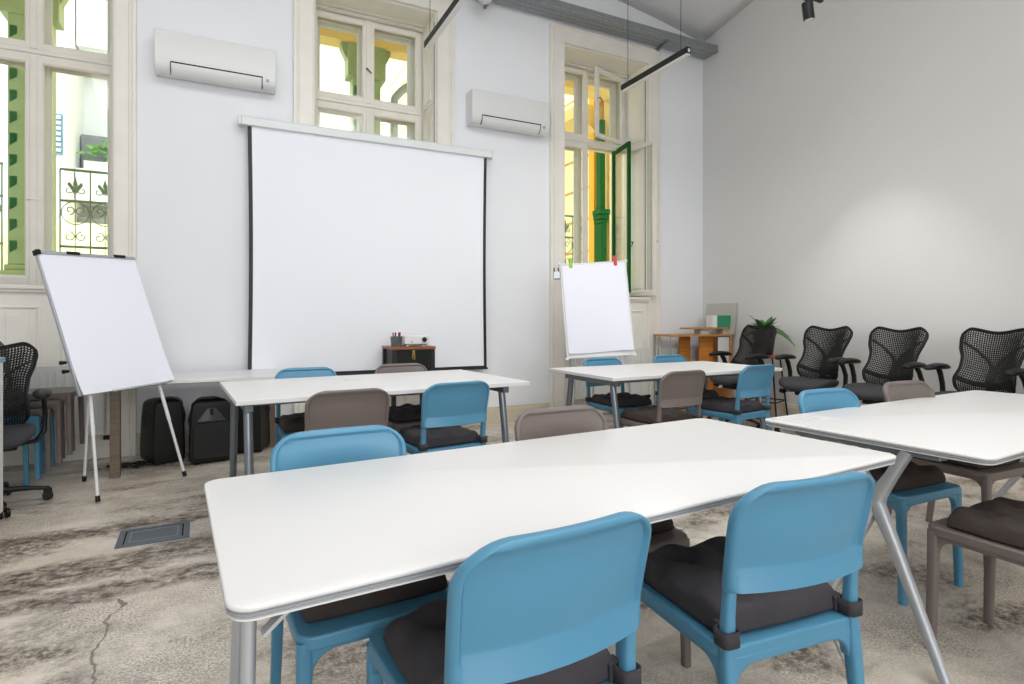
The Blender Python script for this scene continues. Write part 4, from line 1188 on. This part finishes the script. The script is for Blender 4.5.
# ------------------------------------------------------------------ drawer cabinet at the left edge
t = empty('drawer_cabinet', (-1.415, 4.05, 0), R(-4), 'pale grey drawer cabinet with teal top at the left edge', 'cabinet')
obj('body', MB().box(-.24, .24, -.26, .26, .08, .945), M['grey_cab'], t, .004)
obj('top', MB().box(-.248, .248, -.268, .268, .945, .973), M['teal'], t, .004)
for i, (z0, z1) in enumerate(((.62, .935), (.47, .61), (.33, .46), (.10, .32))):
    d_ = obj('drawer', MB().box(-.225, .225, -.275, -.258, z0, z1), M['grey_cab2'] if i in (1, 2) else M['grey_cab'], t, .004)
    obj('handle', MB().sweep([(.10, -.276, (z0 + z1) / 2), (.12, -.295, (z0 + z1) / 2), (.19, -.295, (z0 + z1) / 2), (.205, -.276, (z0 + z1) / 2)], [.008] * 4, 8, ref=(0, 0, 1)), M['edge'], d_)
for sx in (-1, 1):
    for sy in (-1, 1):
        obj('caster', MB().box(sx * .19 - .014, sx * .19 + .014, sy * .2 - .02, sy * .2 + .02, .04, .08).sweep([(sx * .19 - .012, sy * .2, .026), (sx * .19 + .012, sy * .2, .026)], [.026, .026], 14, ref=(0, 0, 1)), M['black'], t)

# ------------------------------------------------------------------ floor grate, paper
t = empty('floor_grate', (-.357, 3.735, 0), R(2), 'grey metal grate set in the floor at the left', 'grate')
fr = MB()
for (a, b_, c, d_) in ((-.17, .17, -.14, -.11), (-.17, .17, .11, .14), (-.17, -.14, -.11, .11), (.14, .17, -.11, .11)): fr.box(a, b_, c, d_, 0, .006)
obj('frame', fr, M['grate'], t)
obj('groove', MB().box(-.14, .14, -.11, .11, 0, .0015), M['dark'], t)
obj('cover', MB().box(-.133, .133, -.103, .103, .001, .005), M['grate'], t, .002)
m_ = MB()
for a, b_, c, d_ in ((-.11, .11, -.082, -.079), (-.11, .11, .079, .082), (-.113, -.110, -.082, .082), (.110, .113, -.082, .082)): m_.box(a, b_, c, d_, .0045, .0058)
obj('rib', m_, M['edge'], t)
sh = empty('paper_sheet', (2.40, 1.785, .7352), R(3.6), 'thin printed paper sheet at the left corner of the right table', 'paper')
obj('sheet', MB().box(-.13, .13, -.085, .075, 0, .0008), M['table'], sh)
m_ = MB()
for i in range(5): m_.box(-.11, .03 + .03 * math.sin(i * 2), -.06 + i * .027, -.0582 + i * .027, .0008, .0011)
m_.box(.05, .11, .02, .0218, .0008, .0011).box(.05, .0518, -.05, .02, .0008, .0011)
obj('print', m_, M['edge'], sh)

# ------------------------------------------------------------------ sky, sun, render look
w = bpy.data.worlds.new('world'); sc.world = w; w.use_nodes = True
nt = w.node_tree; bg = nt.nodes['Background']
sky = nt.nodes.new('ShaderNodeTexSky'); sky.sky_type = 'HOSEK_WILKIE'; sky.turbidity = 5; sky.ground_albedo = .5
sky.sun_direction = Vector((-.45, -.55, .70)).normalized()
mixc = nt.nodes.new('ShaderNodeMixRGB'); mixc.inputs[0].default_value = .65; mixc.inputs[2].default_value = (.93, .97, 1.0, 1)
nt.links.new(sky.outputs[0], mixc.inputs[1]); nt.links.new(mixc.outputs[0], bg.inputs[0])
bg.inputs[1].default_value = 3.3
sd = bpy.data.lights.new('sun', 'SUN'); sd.energy = 3.8; sd.angle = R(1.5); sd.color = (1, .96, .88)
so = bpy.data.objects.new('sun', sd); COL.objects.link(so); so.location = (-6, -8, 14)
so.rotation_euler = (Vector((.45, .55, -.70))).to_track_quat('-Z', 'Y').to_euler()

vs_ = sc.view_settings
sc.display_settings.display_device = 'sRGB'
vs_.view_transform = 'Standard'; vs_.look = 'None'; vs_.gamma = 1.0; vs_.exposure = 0.45; vs_.use_curve_mapping = False
sc.cycles.use_denoising = True
sc.cycles.max_bounces = 10; sc.cycles.diffuse_bounces = 6; sc.cycles.transparent_max_bounces = 16
sc.cycles.caustics_reflective = False; sc.cycles.caustics_refractive = False
sc.cycles.sample_clamp_indirect = 6
